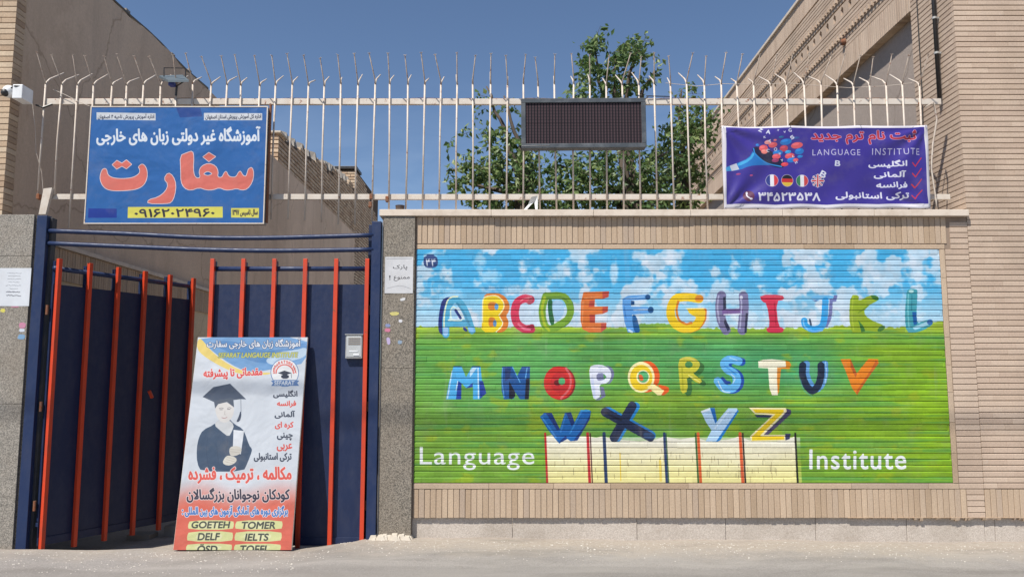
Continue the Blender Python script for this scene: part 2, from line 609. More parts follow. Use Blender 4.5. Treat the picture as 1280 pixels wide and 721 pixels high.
# ------------------------------------------------------------------ materials
BEIGE = [(0.45, 0.335, 0.255), (0.52, 0.395, 0.305), (0.545, 0.42, 0.325), (0.60, 0.47, 0.365), (0.48, 0.36, 0.27)]
M_brick = mat_brick("beige_brick", BEIGE, 0.65, stain=0.36)
M_soldier = mat_brick("tan_brick", [(0.40, 0.29, 0.195), (0.50, 0.375, 0.265), (0.49, 0.37, 0.265), (0.57, 0.435, 0.31), (0.41, 0.32, 0.25)], 0.8, stain=0.3)
M_brick_old = mat_brick("old_brick", [(0.40, 0.28, 0.19), (0.52, 0.38, 0.26), (0.58, 0.44, 0.31), (0.64, 0.51, 0.37), (0.38, 0.27, 0.19)], 0.9, stain=0.35)
M_mortar = mat_plain("mortar", (0.28, 0.21, 0.16), 0.95, dirt=0.4, scale=8, bmp=0.4, spec=0.1)
M_mortar_dark = mat_plain("dark_mortar", (0.10, 0.075, 0.058), 0.95, dirt=0.4, scale=8, bmp=0.4, spec=0.1)
M_coping = mat_plain("stone_coping", (0.62, 0.53, 0.44), 0.8, dirt=0.45, dirtcol=(0.25, 0.17, 0.1), scale=7, bmp=0.3)
M_plaster = None
def plaster(name, c1, c2, scale=0.5, streak=0.5):
    m, n, p = nodes(name)
    v = wpos(n)
    a = noise(n, scale, 7, 0.6, wpos(n, (1, 1, 0.35)))
    c = mix(n, ramp(n, a, 0.3, 0.7), (*c1, 1), (*c2, 1))
    s_ = ramp(n, noise(n, 2.2, 6, 0.65, wpos(n, (1, 1, 0.12))), 0.5, 0.75)
    k = N(n, "ShaderNodeMath", operation='MULTIPLY'); n.links.new(s_, k.inputs[0]); k.inputs[1].default_value = streak
    c = mix(n, k.outputs[0], c, tuple(x*0.62 for x in c1) + (1,))
    c = mix(n, ramp(n, noise(n, .8, 5, .6, v, .8), .52, .60, (0, 0, 0, 1), (.30, .30, .30, 1)), c, tuple(x*1.12 for x in c1) + (1,))
    c = mix(n, ramp(n, noise(n, 1.1, 8, .7, wpos(n, (1, 1, .22)), .3), .60, .70, (0, 0, 0, 1), (.45, .45, .45, 1)), c, (c1[0]*.55, c1[1]*.45, c1[2]*.38, 1))
    vk = N(n, "ShaderNodeTexVoronoi", Scale=0.55, feature='DISTANCE_TO_EDGE')
    nk = N(n, "ShaderNodeTexNoise", Scale=2.0, Detail=7); n.links.new(v, nk.inputs['Vector'])
    mk = mix(n, .35, v, nk.outputs['Color']); n.links.new(mk, vk.inputs['Vector'])
    c = mix(n, ramp(n, vk.outputs['Distance'], .0015, .005, (.5, .5, .5, 1), (0, 0, 0, 1)), c, (c1[0]*.35, c1[1]*.3, c1[2]*.26, 1))
    c = mix(n, 0.6, c, ramp(n, noise(n, 25, 5, 0.7, v), 0.3, 0.75, (0.8, 0.8, 0.8, 1), (1.1, 1.1, 1.1, 1)), 'MULTIPLY')
    n.links.new(c, p.inputs['Base Color'])
    p.inputs['Roughness'].default_value = 0.95
    p.inputs['Specular IOR Level'].default_value = 0.1
    bump(n, p, noise(n, 30, 7, 0.7, v), 0.5, 0.01)
    return m
M_plaster = plaster("clay_plaster", (0.70, 0.55, 0.42), (0.56, 0.43, 0.32), streak=0.6)
M_grey_plaster = plaster("grey_plaster", (0.34, 0.285, 0.25), (0.37, 0.31, 0.27), 0.6, 0.2)
M_yard_wall = plaster("yard_wall_plaster", (0.66, 0.56, 0.40), (0.60, 0.50, 0.36), 1.5, 0.3)

def mat_granite(name, a, b, c3):
    m, n, p = nodes(name)
    v = wpos(n)
    vo = N(n, "ShaderNodeTexVoronoi", Scale=120.0); n.links.new(v, vo.inputs['Vector'])
    s1 = ramp(n, vo.outputs['Color'], 0.25, 0.75, (*a, 1), (*b, 1))
    s2 = ramp(n, noise(n, 95, 6, 0.8, v), 0.5, 0.62)
    c = mix(n, s2, s1, (*c3, 1))
    c = mix(n, ramp(n, noise(n, 1.8, 5, 0.6, v), 0.45, 0.75), c, mix(n, 0.45, c, (0.2, 0.155, 0.11, 1)))
    n.links.new(c, p.inputs['Base Color'])
    p.inputs['Roughness'].default_value = 0.7
    bump(n, p, noise(n, 80, 5, 0.7, v), 0.3, 0.004)
    return m
M_granite = mat_granite("speckled_granite", (0.07, 0.062, 0.05), (0.30, 0.26, 0.21), (0.18, 0.155, 0.125))
M_granite_pale = mat_granite("pale_granite", (0.12, 0.11, 0.095), (0.36, 0.325, 0.28), (0.25, 0.225, 0.19))
M_plinth = mat_granite("rough_plinth_stone", (0.40, 0.345, 0.295), (0.56, 0.50, 0.44), (0.47, 0.41, 0.355))

def mat_blue(name, col, dust=0.35):
    m, n, p = nodes(name)
    v = wpos(n)
    d = ramp(n, noise(n, 9, 7, 0.7, wpos(n, (1, 1, 0.4))), 0.45, 0.85)
    k = N(n, "ShaderNodeMath", operation='MULTIPLY'); n.links.new(d, k.inputs[0]); k.inputs[1].default_value = dust
    c = mix(n, k.outputs[0], (*col, 1), (0.10, 0.10, 0.12, 1))
    c = mix(n, ramp(n, noise(n, 22, 8, .75, wpos(n, (1, 1, .5))), .71, .74), c, (0.13, 0.06, 0.035, 1))
    c = mix(n, ramp(n, noise(n, 12, 9, .8, wpos(n, (3, 3, .35))), .66, .72, (0, 0, 0, 1), (.5, .5, .5, 1)), c, (0.16, 0.17, 0.20, 1))
    n.links.new(c, p.inputs['Base Color'])
    n.links.new(ramp(n, noise(n, 20, 4, 0.6, v), 0.3, 0.8, (0.4, 0.4, 0.4, 1), (0.65, 0.65, 0.65, 1)), p.inputs['Roughness'])
    p.inputs['Specular IOR Level'].default_value = 0.4
    bump(n, p, noise(n, 3.2, 4, 0.55, wpos(n, (1, 1, .6))), 0.45, 0.03)
    return m
M_blue = mat_blue("blue_gate_paint", (0.010, 0.020, 0.062), 0.2)
M_blue_frame = mat_blue("blue_frame_paint", (0.010, 0.024, 0.078), 0.2)
M_dark_post = mat_plain("dark_steel", (0.02, 0.022, 0.03), 0.6, dirt=0.5)
M_orange = mat_plain("orange_bar_paint", (0.56, 0.048, 0.012), 0.5, dirt=0.6, dirtcol=(0.22, 0.05, 0.03), scale=5, rust=0.1, bmp=0.08)
M_cream = mat_plain("cream_fence_paint", (0.54, 0.475, 0.41), 0.6, dirt=0.6, dirtcol=(0.32, 0.2, 0.12), scale=9, rust=0.28, bmp=0.15)
M_rail = mat_plain("cream_rail_paint", (0.58, 0.52, 0.45), 0.55, dirt=0.4, dirtcol=(0.35, 0.22, 0.13), scale=7, rust=0.22, bmp=0.15)
M_prong = mat_plain("weathered_prong_paint", (0.42, 0.35, 0.29), 0.7, dirt=0.7, dirtcol=(0.2, 0.12, 0.08), scale=16, rust=0.4, bmp=0.2)
M_rust = mat_plain("rusted_steel", (0.20, 0.10, 0.06), 0.9, dirt=0.6, scale=14, rust=0.8, bmp=0.4)
M_white = mat_plain("white_plastic", (0.72, 0.73, 0.74), 0.4, dirt=0.2, scale=8, bmp=0.03)
M_paper = mat_plain("paper", (0.66, 0.66, 0.66), 0.8, dirt=0.2, scale=12, bmp=0.08)
M_black = mat_plain("black_plastic", (0.02, 0.02, 0.022), 0.45, dirt=0.2, scale=9, bmp=0.03)
M_dark_frame = mat_plain("weathered_dark_frame", (0.045, 0.055, 0.066), 0.55, dirt=0.6, dirtcol=(0.18, 0.19, 0.2), scale=9, bmp=0.1)
M_grey_metal = mat_plain("grey_galvanised", (0.42, 0.42, 0.41), 0.45, 0.3, dirt=0.4, scale=8, bmp=0.05)
M_cement = mat_plain("pale_cement", (0.50, 0.45, 0.38), 0.95, dirt=0.5, dirtcol=(0.35, 0.29, 0.22), scale=12, bmp=0.6, spec=0.1)
M_concrete = mat_plain("grey_concrete", (0.28, 0.26, 0.235), 0.95, dirt=0.5, dirtcol=(0.16, 0.13, 0.1), scale=6, bmp=0.5, spec=0.1)
M_bark = mat_plain("bark", (0.11, 0.085, 0.065), 0.95, dirt=0.5, dirtcol=(0.05, 0.04, 0.03), scale=12, bmp=0.8)
M_can = mat_plain("brown_can_paint", (0.07, 0.045, 0.035), 0.5, dirt=0.5, scale=20)
M_cloth = mat_plain("white_rag_cloth", (0.62, 0.63, 0.62), 0.9, dirt=0.3, scale=14, bmp=0.1)

# ------------------------------------------------------------------ ground
def smooth01(t):
    t = max(0.0, min(1.0, t)); return t*t*(3-2*t)

def gz(x, y):
    xr = max(-1.4, min(8.0, x))
    base = (0.014-0.0078*xr)*smooth01((x+2.1)/0.6) - 0.014*(1-smooth01((x+2.1)/0.6))
    edge = 8.20 + 0.03*math.sin(x*3.1) + (0.16*smooth01((x+2.35)/0.8))
    inside = smooth01((x+5.25)/0.1) * (1-smooth01((x+1.62)/0.1))
    drop = -0.23 * smooth01((y-edge)/0.75) * inside
    bumpz = 0.006*math.sin(x*2.3+y*1.7) + 0.004*math.sin(x*6.1-y*3.3)
    heap = 0.022*math.exp(-(((x+1.66)/0.16)**2 + ((y-8.24)/0.09)**2))
    beyond = -0.23*smooth01((y-8.75)/0.5)*(1-inside)
    return base*(1-smooth01((y-9)/2)) + drop + beyond + bumpz*(1 if y < 9 else 0.3) + heap

def axis(dense0, dense1, step, far, n):
    a = list(np.arange(dense0, dense1, step))
    g = [far*(k/n)**2.2 for k in range(1, n+1)]
    return [dense0-q for q in reversed(g)] + a + [dense1+q for q in g]
xs = axis(-6.5, 7.5, 0.1, 600, 12)
ys = axis(4.0, 12.0, 0.08, 600, 12)
mb = MB()
mb.v = [(x, y, gz(x, y)) for y in ys for x in xs]
nx = len(xs)
mb.f = [(j*nx+i, j*nx+i+1, (j+1)*nx+i+1, (j+1)*nx+i) for j in range(len(ys)-1) for i in range(nx-1)]
def mat_asphalt():
    m, n, p = nodes("dusty_asphalt")
    v = wpos(n)
    vo = N(n, "ShaderNodeTexVoronoi", Scale=85.0); n.links.new(v, vo.inputs['Vector'])
    agg = ramp(n, vo.outputs['Color'], 0.1, 0.9, (0.17, 0.155, 0.145, 1), (0.36, 0.335, 0.315, 1))
    c = mix(n, 0.55, (0.255, 0.235, 0.22, 1), agg)
    c = mix(n, ramp(n, noise(n, 1.1, 7, 0.6, wpos(n, (0.5, 1.6, 1))), 0.38, 0.68), c, (0.33, 0.305, 0.28, 1))
    # dust collects against the wall
    g = n.nodes.new("ShaderNodeNewGeometry"); sp_ = n.nodes.new("ShaderNodeSeparateXYZ")
    n.links.new(g.outputs['Position'], sp_.inputs[0])
    ad = N(n, "ShaderNodeMath", operation='ADD'); n.links.new(sp_.outputs['Y'], ad.inputs[0])
    nz = N(n, "ShaderNodeMath", operation='MULTIPLY'); n.links.new(noise(n, 2.6, 8, 0.7, v), nz.inputs[0]); nz.inputs[1].default_value = 1.2
    n.links.new(nz.outputs[0], ad.inputs[1])
    mr = n.nodes.new("ShaderNodeMapRange"); mr.inputs[1].default_value = 8.25; mr.inputs[2].default_value = 8.95
    n.links.new(ad.outputs[0], mr.inputs[0])
    c = mix(n, mr.outputs[0], c, mix(n, ramp(n, noise(n, 30, 5, 0.7, v), 0.35, 0.7), (0.31, 0.265, 0.215, 1), (0.40, 0.355, 0.31, 1)))
    # broad stains, worn patches and a darker strip on the side nearer the camera
    c = mix(n, ramp(n, noise(n, 0.55, 6, 0.65, wpos(n, (1, 2.2, 1)), 0.6), 0.50, 0.66, (0, 0, 0, 1), (.5, .5, .5, 1)), c, (0.15, 0.135, 0.12, 1))
    c = mix(n, ramp(n, noise(n, 5.5, 7, 0.7, wpos(n, (1, 2.6, 1)), 0.8), 0.58, 0.66, (0, 0, 0, 1), (.30, .30, .30, 1)), c, (0.19, 0.165, 0.14, 1))
    wv = N(n, "ShaderNodeMath", operation='MULTIPLY_ADD'); n.links.new(noise(n, 1.7, 5, .6, v), wv.inputs[0]); wv.inputs[1].default_value = .22; n.links.new(sp_.outputs['Y'], wv.inputs[2])
    st_ = n.nodes.new("ShaderNodeMapRange"); st_.inputs[1].default_value = 7.50; st_.inputs[2].default_value = 7.42
    n.links.new(wv.outputs[0], st_.inputs[0])
    sm_ = N(n, "ShaderNodeMath", operation='MULTIPLY'); n.links.new(st_.outputs[0], sm_.inputs[0]); sm_.inputs[1].default_value = .35
    c = mix(n, sm_.outputs[0], c, (0.20, 0.185, 0.17, 1))
    vc = N(n, "ShaderNodeTexVoronoi", Scale=0.9, feature='DISTANCE_TO_EDGE')
    dv = n.nodes.new("ShaderNodeVectorMath"); dv.operation = 'ADD'
    nv = N(n, "ShaderNodeTexNoise", Scale=3.0, Detail=6); n.links.new(v, nv.inputs['Vector']); n.links.new(v, dv.inputs[0])
    ns_ = n.nodes.new("ShaderNodeVectorMath"); ns_.operation = 'SCALE'; n.links.new(nv.outputs['Color'], ns_.inputs[0]); ns_.inputs['Scale'].default_value = .35
    n.links.new(ns_.outputs[0], dv.inputs[1]); n.links.new(dv.outputs[0], vc.inputs['Vector'])
    c = mix(n, ramp(n, vc.outputs['Distance'], 0.001, 0.005, (.12, .12, .12, 1), (0, 0, 0, 1)), c, (0.13, 0.115, 0.10, 1))
    # faint lime specks
    sp2 = ramp(n, noise(n, 60, 4, 0.6, wpos(n, (1, 1.4, 1))), 0.68, 0.71)
    band = ramp(n, noise(n, 0.9, 4, 0.6, wpos(n, (1, 3, 1))), 0.45, 0.65, (0, 0, 0, 1), (.9, .9, .9, 1))
    sm = N(n, "ShaderNodeMath", operation='MULTIPLY'); n.links.new(sp2, sm.inputs[0]); n.links.new(band, sm.inputs[1])
    c = mix(n, sm.outputs[0], c, (0.56, 0.53, 0.49, 1))
    n.links.new(c, p.inputs['Base Color'])
    p.inputs['Roughness'].default_value = 0.95
    p.inputs['Specular IOR Level'].default_value = 0.2
    bump(n, p, noise(n, 70, 8, 0.8, v), 0.9, 0.012)
    return m
M_asphalt = mat_asphalt()
M_crumb = mat_plain("lime_crumbs", (0.56, 0.52, 0.46), 0.95, dirt=0.6, dirtcol=(0.25, 0.21, 0.17), scale=3, bmp=0)
g_o = mb.build("street_ground", M_asphalt, smooth=True)
tag(g_o, "dusty grey asphalt street running along the foot of the wall", kind='structure')

# chips of lime and gravel scattered at the foot of the wall
mb = MB()
for k in range(1500):
    x = random.uniform(-5.3, 5.8)
    y = F - 0.12 - abs(random.gauss(0, 0.34))
    if x < -1.7 and y > 8.1: y = random.uniform(7.2, 8.12)
    if y < 6.9: continue
    r_ = random.uniform(0.0015, 0.006)*(1.7 if random.random() < 0.06 else 1)
    z = gz(x, y) + r_*0.1
    q = []
    for (sx, sy) in ((-1, -1), (1, -1), (1, 1), (-1, 1)):
        q.append((x+sx*r_*random.uniform(0.6, 1.6), y+sy*r_*random.uniform(0.5, 1.2), z))
    tp = (x+random.uniform(-.3, .3)*r_, y, z+r_*random.uniform(0.5, 1.1))
    mb.add(q+[tp], [(0, 1, 4), (1, 2, 4), (2, 3, 4), (3, 0, 4)])
o = mb.build("gravel_crumbs", M_crumb)
tag(o, "scattered pale crumbs of lime and gravel along the wall foot", kind='stuff')

# ------------------------------------------------------------------ mural picture
mx0, mz0, mx1, mz1 = P(514, 600)[0], P(515, 606)[1], P(1195, 500)[0], P(600, 310)[1]
# metric edges of the painted field
MX0 = P(519, 450)[0]; MX1 = P(1182, 450)[0]
MZ1 = P(840, 311.5)[1]; MZ0 = P(840, 603.5)[1]
CW, CH = 1700, int(1700*(MZ1-MZ0+0.04)/(MX1-MX0+0.04))
cx0, cz0, cw_, ch_ = MX0-0.02, MZ0-0.02, MX1-MX0+0.04, MZ1-MZ0+0.04
def mural_to(p):
    p = np.array(p, float)
    dy = 360.5-p[:,1]; t = F/(FPX*CP-dy*SP)
    x = (p[:,0]-640)*t; z = CAM_H+t*(FPX*SP+dy*CP)
    return np.stack([(x-cx0)/cw_*CW, (cz0+ch_-z)/ch_*CH], 1)
mc = Canvas(CW, CH, mural_to)
# background
rowv = np.interp(np.arange(CH), mural_to([(840, v) for v in range(305, 612)])[:,1], np.arange(305, 612))
colu = np.interp(np.arange(CW), mural_to([(u, 450) for u in range(510, 1200)])[:,0], np.arange(510, 1200))
V = np.repeat(rowv[:, None], CW, 1); U = np.repeat(colu[None, :], CH, 0)
def C(*c): return np.array(c, float)/255.0
top = C(66, 178, 232); low = C(176, 216, 238)
t_ = sstep(345, 405, V)[..., None]
sky_ = top*(1-t_)+low*t_
warp = (fbm(CH, CW, 6, 14, 3)-.5)
cl = fbm(CH, CW, 10, 22, 5, 4, 0.55) + 0.22*(fbm(CH, CW, 5, 40, 9, 3)-.5)
cl = sstep(0.49, 0.60, cl+.10*(fbm(CH, CW, 60, 110, 6, 3)-.5))*(0.55+0.45*fbm(CH, CW, 16, 40, 13))
white = C(220, 230, 242)*(0.94+0.08*fbm(CH, CW, 40, 60, 8)[..., None])
sky_ = sky_*(1-cl[..., None]) + white*cl[..., None]
wisp = fbm(CH, CW, 30, 64, 17, 4, .6)
for (u, v, rx, ry, k) in ((655,330,9,10,.9),(663,345,14,10,.75),(640,362,18,7,.7),(598,327,7,12,.6),(610,345,12,8,.6),(700,342,14,10,.7),(712,332,6,14,.8),(732,332,7,10,.85),(735,348,13,9,.85),(770,338,5,14,.8),(800,322,9,10,.85),(808,335,12,8,.7),(838,322,9,9,.85),(840,337,12,11,.7),(922,338,6,10,.9),(952,330,8,12,.85),(995,345,16,9,.7),(1015,325,8,7,.7),(1032,322,12,8,.7),(1075,328,9,14,.7),(1100,338,10,11,.7),(1150,345,12,16,.7),(1145,325,8,10,.6),(560,370,14,14,.5),(578,400,22,8,.5),(745,398,30,7,.75),(688,388,24,10,.5),(930,395,16,10,.6),(1035,395,30,11,.6),(1130,390,30,12,.6)):
    d = ((U-u)/rx)**2+((V-v)/ry)**2
    d = d*(0.7+0.6*fbm(CH, CW, 30, 60, int(u))) if False else d
    a = sstep(1.5, .35, d+1.1*(fbm(CH, CW, 34, 70, int(u), 3)-.5))*k*.8 if False else np.clip((1.5-d-4.5*(wisp-.48))/1.5, 0, 1)*k*.85
    sky_ = sky_*(1-a[..., None]) + C(226, 234, 246)*a[..., None]
# grass field
gtop = C(156, 184, 44); gmid = C(92, 158, 66); glow = C(116, 160, 44)
f1 = fbm(CH, CW, 7, 10, 21); f2 = fbm(CH, CW, 30, 18, 22)
tt = sstep(408, 428, V)[..., None]
grass = gtop*(1-tt)+gmid*tt
tt = (sstep(460, 520, V)*0.85)[..., None]; grass = grass*(1-tt)+glow*tt
tt = (sstep(980, 1150, U+120*(f1-.5))*sstep(415, 440, V)*0.8)[..., None]; grass = grass*(1-tt)+C(134, 176, 26)*tt
for (u, v, rx, ry, col, k) in ((590,505,60,20,C(90,165,90),.6),(655,470,60,25,C(84,172,112),.45),(960,462,95,28,C(60,165,115),.75),(885,440,90,16,C(80,170,120),.5),(700,440,70,16,C(88,172,100),.5),(560,433,60,9,C(120,180,60),.6),(720,520,40,10,C(160,176,30),.6),(850,497,60,10,C(165,185,30),.5),(1100,440,50,14,C(150,185,30),.6),(1090,560,40,16,C(160,185,30),.5),(1155,520,30,40,C(140,180,25),.5),(780,545,60,8,C(96,160,96),.6),(1010,500,40,14,C(150,180,35),.5)):
    a = (np.exp(-(((U-u)/rx)**2+((V-v)/ry)**2))*k*(0.6+0.8*f2))[..., None]
    grass = grass*(1-np.clip(a, 0, 1))+col*np.clip(a, 0, 1)
streak = fbm(CH, CW, 120, 12, 31, 3)
patch = fbm(CH, CW, 9, 22, 33, 4)
grass = grass*(0.80+0.28*streak[..., None]+0.20*patch[..., None])
st2 = (sstep(.56, .70, fbm(CH, CW, 70, 7, 35, 3))*.45)[..., None]; grass = grass*(1-st2)+C(70, 150, 84)*st2
ylw = (sstep(0.62, 0.78, fbm(CH, CW, 26, 30, 37, 4))*0.5)[..., None]
grass = grass*(1-ylw)+C(168, 182, 30)*ylw
hor = np.interp(colu, [510,600,700,790,806,822,840,870,960,1000,1040,1052,1075,1110,1130,1160,1168,1200],
                [408,409,408.5,409,404,404,405,410,410,409.5,409,407,410,409,408,405,402,402])
hor = hor[None, :] + (fbm(CH, CW, 3, 160, 44, 2)-.5)*4
gm_ = sstep(-0.8, 0.8, V-hor)[..., None]
mc.a = sky_*(1-gm_)+grass*gm_
mc.a *= (0.965+0.07*fbm(CH, CW, 200, 60, 50, 2))[..., None]

class Loc:
    """letters traced in 8x enlargements; origin of each enlargement"""
    def __init__(s, ox, oy, k=8.0): s.o = np.array([ox, oy], float); s.k = k
    def q(s, pts): return np.array(pts, float)/s.k + s.o
    def P(s, pts, col, sm=1, **kw): mc.poly([s.q(pts)], col, smooth=sm, **kw)
    def S(s, pts, w, col, **kw): mc.stroke(s.q(pts), w/s.k*(1.1 if w > 40 else 1.0), col, rag=1.0, **kw)
    def E(s, cx, cy, rx, ry, col, rot=0): mc.ell(cx/s.k+s.o[0], cy/s.k+s.o[1], rx/s.k, ry/s.k, col, rot)
def sh(pts, dx, dy): return [(x+dx, y+dy) for x, y in pts]

# soft glow patches painted round some letters
for (u, v, rx, ry, col) in ((617,365,14,6,(60,160,225)),(652,392,16,26,(190,215,240)),(1018,468,26,20,(90,180,140)),(705,478,24,24,(100,185,125)),(810,470,26,20,(90,180,110)),(920,470,28,20,(95,180,100))):
    a = np.exp(-(((U-u)/rx)**2+((V-v)/ry)**2)*1.2)*0.5
    mc.a = mc.a*(1-a[..., None])+C(*col)*a[..., None]

L = Loc(540, 350)
NAVY = (28, 48, 130)
L.P([(190,165),(140,175),(100,200),(75,300),(62,420),(65,520),(112,555),(115,470),(125,330),(160,220)], NAVY)
L.S([(140,545),(138,400),(165,260),(225,195),(290,240),(350,350),(400,505)], 62, (78,175,215))
L.S([(165,432),(330,430)], 62, (78,175,215))
L.S([(250,230),(320,330),(375,450)], 20, (60,150,190))
L.S([(122,540),(122,370),(150,220),(195,172),(255,165)], 14, (228,236,196))
L.P([(190,385),(192,300),(215,282),(275,390)], (160,205,238))
L.S([(190,385),(186,310),(206,272),(238,285),(300,396),(165,400)], 13, (215,238,225))
L.S([(236,300),(285,380)], 26, NAVY)
L.P([(112,470),(168,470),(156,560),(112,556)], (150,195,238)); L.P([(352,465),(418,470),(432,520),(372,520)], (130,190,240))
L.P([(303,475),(340,475),(362,515),(325,512)], NAVY)
# B
L.P([(510,160),(560,130),(660,130),(730,160),(778,240),(772,310),(738,360),(768,410),(758,475),(712,522),(640,525),(600,400)], (226,128,45))
L.P([(508,175),(560,155),(650,155),(710,200),(722,270),(692,340),(664,360),(706,410),(706,470),(645,522),(494,520),(500,400),(500,280)], (246,214,22))
L.S([(505,420),(505,300),(515,185),(580,158),(650,160),(708,210),(716,280),(668,352)], 11, (250,240,180))
L.S([(678,370),(706,440),(642,518)], 9, (252,246,214))
L.P([(560,220),(640,218),(650,260),(625,300),(562,300)], (222,130,40)); L.E(645,265,20,32,(95,160,215))
L.P([(565,370),(620,370),(640,410),(620,466),(565,466)], (222,130,40)); L.E(628,432,18,34,(90,140,190))
# C
L.S([(985,195),(920,185),(850,230),(828,330),(850,430),(920,485),(990,490)], 75, (216,52,88))
L.P([(958,205),(1000,155),(1028,178),(1000,242),(950,242)], (184,48,78)); L.P([(940,470),(1005,430),(1032,470),(1000,505),(950,500)], (166,38,66))
L.S([(995,170),(925,185),(880,215)], 9, (238,130,140)); L.S([(865,440),(920,485),(980,495)], 22, (238,112,140))
L = Loc(670, 350)
D_ = [(95,165),(62,300),(80,430),(130,485),(210,460),(315,390),(345,300),(315,205),(250,158),(100,158)]
L.S([(290,155),(352,225),(362,320),(315,425),(200,492)], 30, (58,112,48))
L.S(D_, 64, (122,168,48)); L.S([(85,175),(60,300),(85,440),(130,500)], 26, (172,192,40))
L.S([(110,175),(250,172),(320,215)], 12, (90,140,50))
L.P([(165,200),(255,200),(288,280),(268,360),(200,430),(165,320)], (165,206,238)); 
L.P([(118,190),(168,195),(160,290),(192,440),(142,456),(118,300)], (34,108,62))
L.P([(475,120),(730,112),(725,170),(665,190),(590,190),(585,265),(720,262),(718,315),(665,338),(590,345),(590,425),(700,425),(705,480),(650,522),(530,522),(465,490),(445,400),(450,220)], (226,116,46), 0)
for q in ([(665,115),(732,112),(726,165),(665,190)],[(665,268),(720,262),(718,315),(665,337)],[(650,430),(706,428),(700,482),(652,520)],[(535,205),(586,200),(582,265),(528,270)],[(535,345),(592,345),(590,425),(538,425)]): L.P(q, (196,74,58), 0)
for a_, b_ in (((480,180),(640,165)),((480,300),(650,290)),((500,470),(640,480)),((470,220),(465,430))): L.S([a_, b_], 9, (240,146,84))
FB = [(865,190),(920,155),(1120,145),(1125,195),(955,202),(950,265),(1120,268),(1135,330),(960,345),(965,400),(995,522),(918,522),(885,420),(865,280)]
L.P(FB, (88,158,226), 0); L.E(1118,170,26,28,(20,78,138)); L.E(1148,298,29,33,(22,82,140))
L.P([(950,205),(984,210),(984,250),(950,252)], (18,72,130), 0); L.P([(962,345),(1002,350),(1042,500),(1030,525),(985,525),(965,430)], (14,92,158))
L.S([(900,190),(1080,165)], 10, (140,190,240)); L.S([(980,300),(1110,295)], 16, (185,215,245)); L.S([(930,500),(960,520)], 20, (200,225,250)); L.S([(900,380),(880,260)], 12, (60,130,205))
L = Loc(820, 350)
L.S([(490,300),(482,395),(425,475),(340,512)], 34, (226,128,30))
L.S([(430,188),(300,170),(205,185),(155,260),(150,360),(200,445),(290,485),(390,460),(440,390),(450,320)], 78, (246,206,24))
L.P([(310,285),(480,285),(480,345),(400,372),(330,330)], (246,206,24), 0)
L.P([(395,152),(465,150),(480,195),(450,216),(388,214)], (228,140,34)); L.S([(222,215),(206,300),(230,395),(300,438),(355,428)], 22, (222,128,34)); L.S([(300,285),(470,282)], 9, (250,236,170))
L.S([(655,155),(640,260),(655,400),(700,500)], 85, (122,118,160)); L.S([(875,160),(880,300),(862,500)], 85, (122,118,160))
L.P([(660,290),(870,285),(870,335),(665,352)], (118,88,150), 0); L.S([(680,345),(850,338)], 12, (224,228,244))
L.P([(672,170),(698,165),(702,285),(672,300)], (40,46,80), 0); L.P([(688,380),(742,490),(716,512),(680,430)], (40,46,80), 0); L.P([(898,330),(920,330),(905,528),(884,528)], (40,46,80), 0)
L.S([(625,160),(615,280),(635,420)], 16, (172,172,206)); L.S([(845,170),(855,260),(840,480)], 14, (176,176,210)); L.E(852,175,16,20,(214,214,234))
L = Loc(940, 350)
L.P([(75,148),(300,145),(330,195),(240,210),(262,462),(325,485),(300,530),(165,530),(135,485),(182,470),(150,235),(98,215)], (216,46,78), 1)
L.S([(100,165),(290,165)], 10, (232,90,110)); L.S([(225,230),(240,450)], 9, (180,32,60))
L.S([(792,200),(780,360),(742,455)], 34, (112,120,182)); L.P([(820,150),(856,150),(842,215),(780,222),(775,195),(808,190)], (108,118,176), 0)
L.P([(595,150),(822,150),(808,192),(595,200)], (106,188,240)); L.P([(595,200),(668,200),(640,216)], (70,100,160), 0)
L.S([(735,200),(722,390),(690,470),(605,490),(535,455),(522,405)], 58, (44,166,236)); L.S([(560,490),(620,512),(700,500)], 20, (96,176,246)); L.S([(515,400),(520,450),(555,495)], 16, (120,196,248))
L.S([(578,395),(590,450)], 20, (62,82,112))
L = Loc(1030, 350)
L.P([(265,148),(350,150),(345,215),(455,150),(530,155),(556,195),(440,256),(392,320),(450,392),(622,460),(590,516),(520,518),(412,500),(400,520),(345,526),(270,526),(250,350)], (148,176,34))
L.P([(460,150),(530,155),(556,195),(520,208),(480,180)], (62,122,48)); L.P([(343,400),(400,470),(412,510),(374,522)], (58,118,52), 0); L.P([(566,452),(622,460),(580,516),(524,514)], (62,122,48))
L.S([(345,325),(400,290),(440,256)], 14, (118,150,32)); L.S([(290,160),(280,340),(295,500)], 12, (172,196,50))
L.P([(828,110),(850,86),(920,88),(938,110),(925,300),(930,440),(1000,405),(1060,392),(1088,420),(1080,452),(980,508),(900,526),(824,520),(808,380),(815,240)], (62,160,176))
L.P([(880,318),(922,318),(932,440),(898,452)], (22,92,166), 0); L.S([(910,480),(1040,430)], 34, (152,206,226)); L.E(1060,420,29,28,(30,98,172)); L.S([(845,140),(840,330),(850,470)], 12, (110,196,206)); L.E(872,112,26,14,(180,226,226)); L.S([(880,150),(875,300)], 10, (40,130,150))
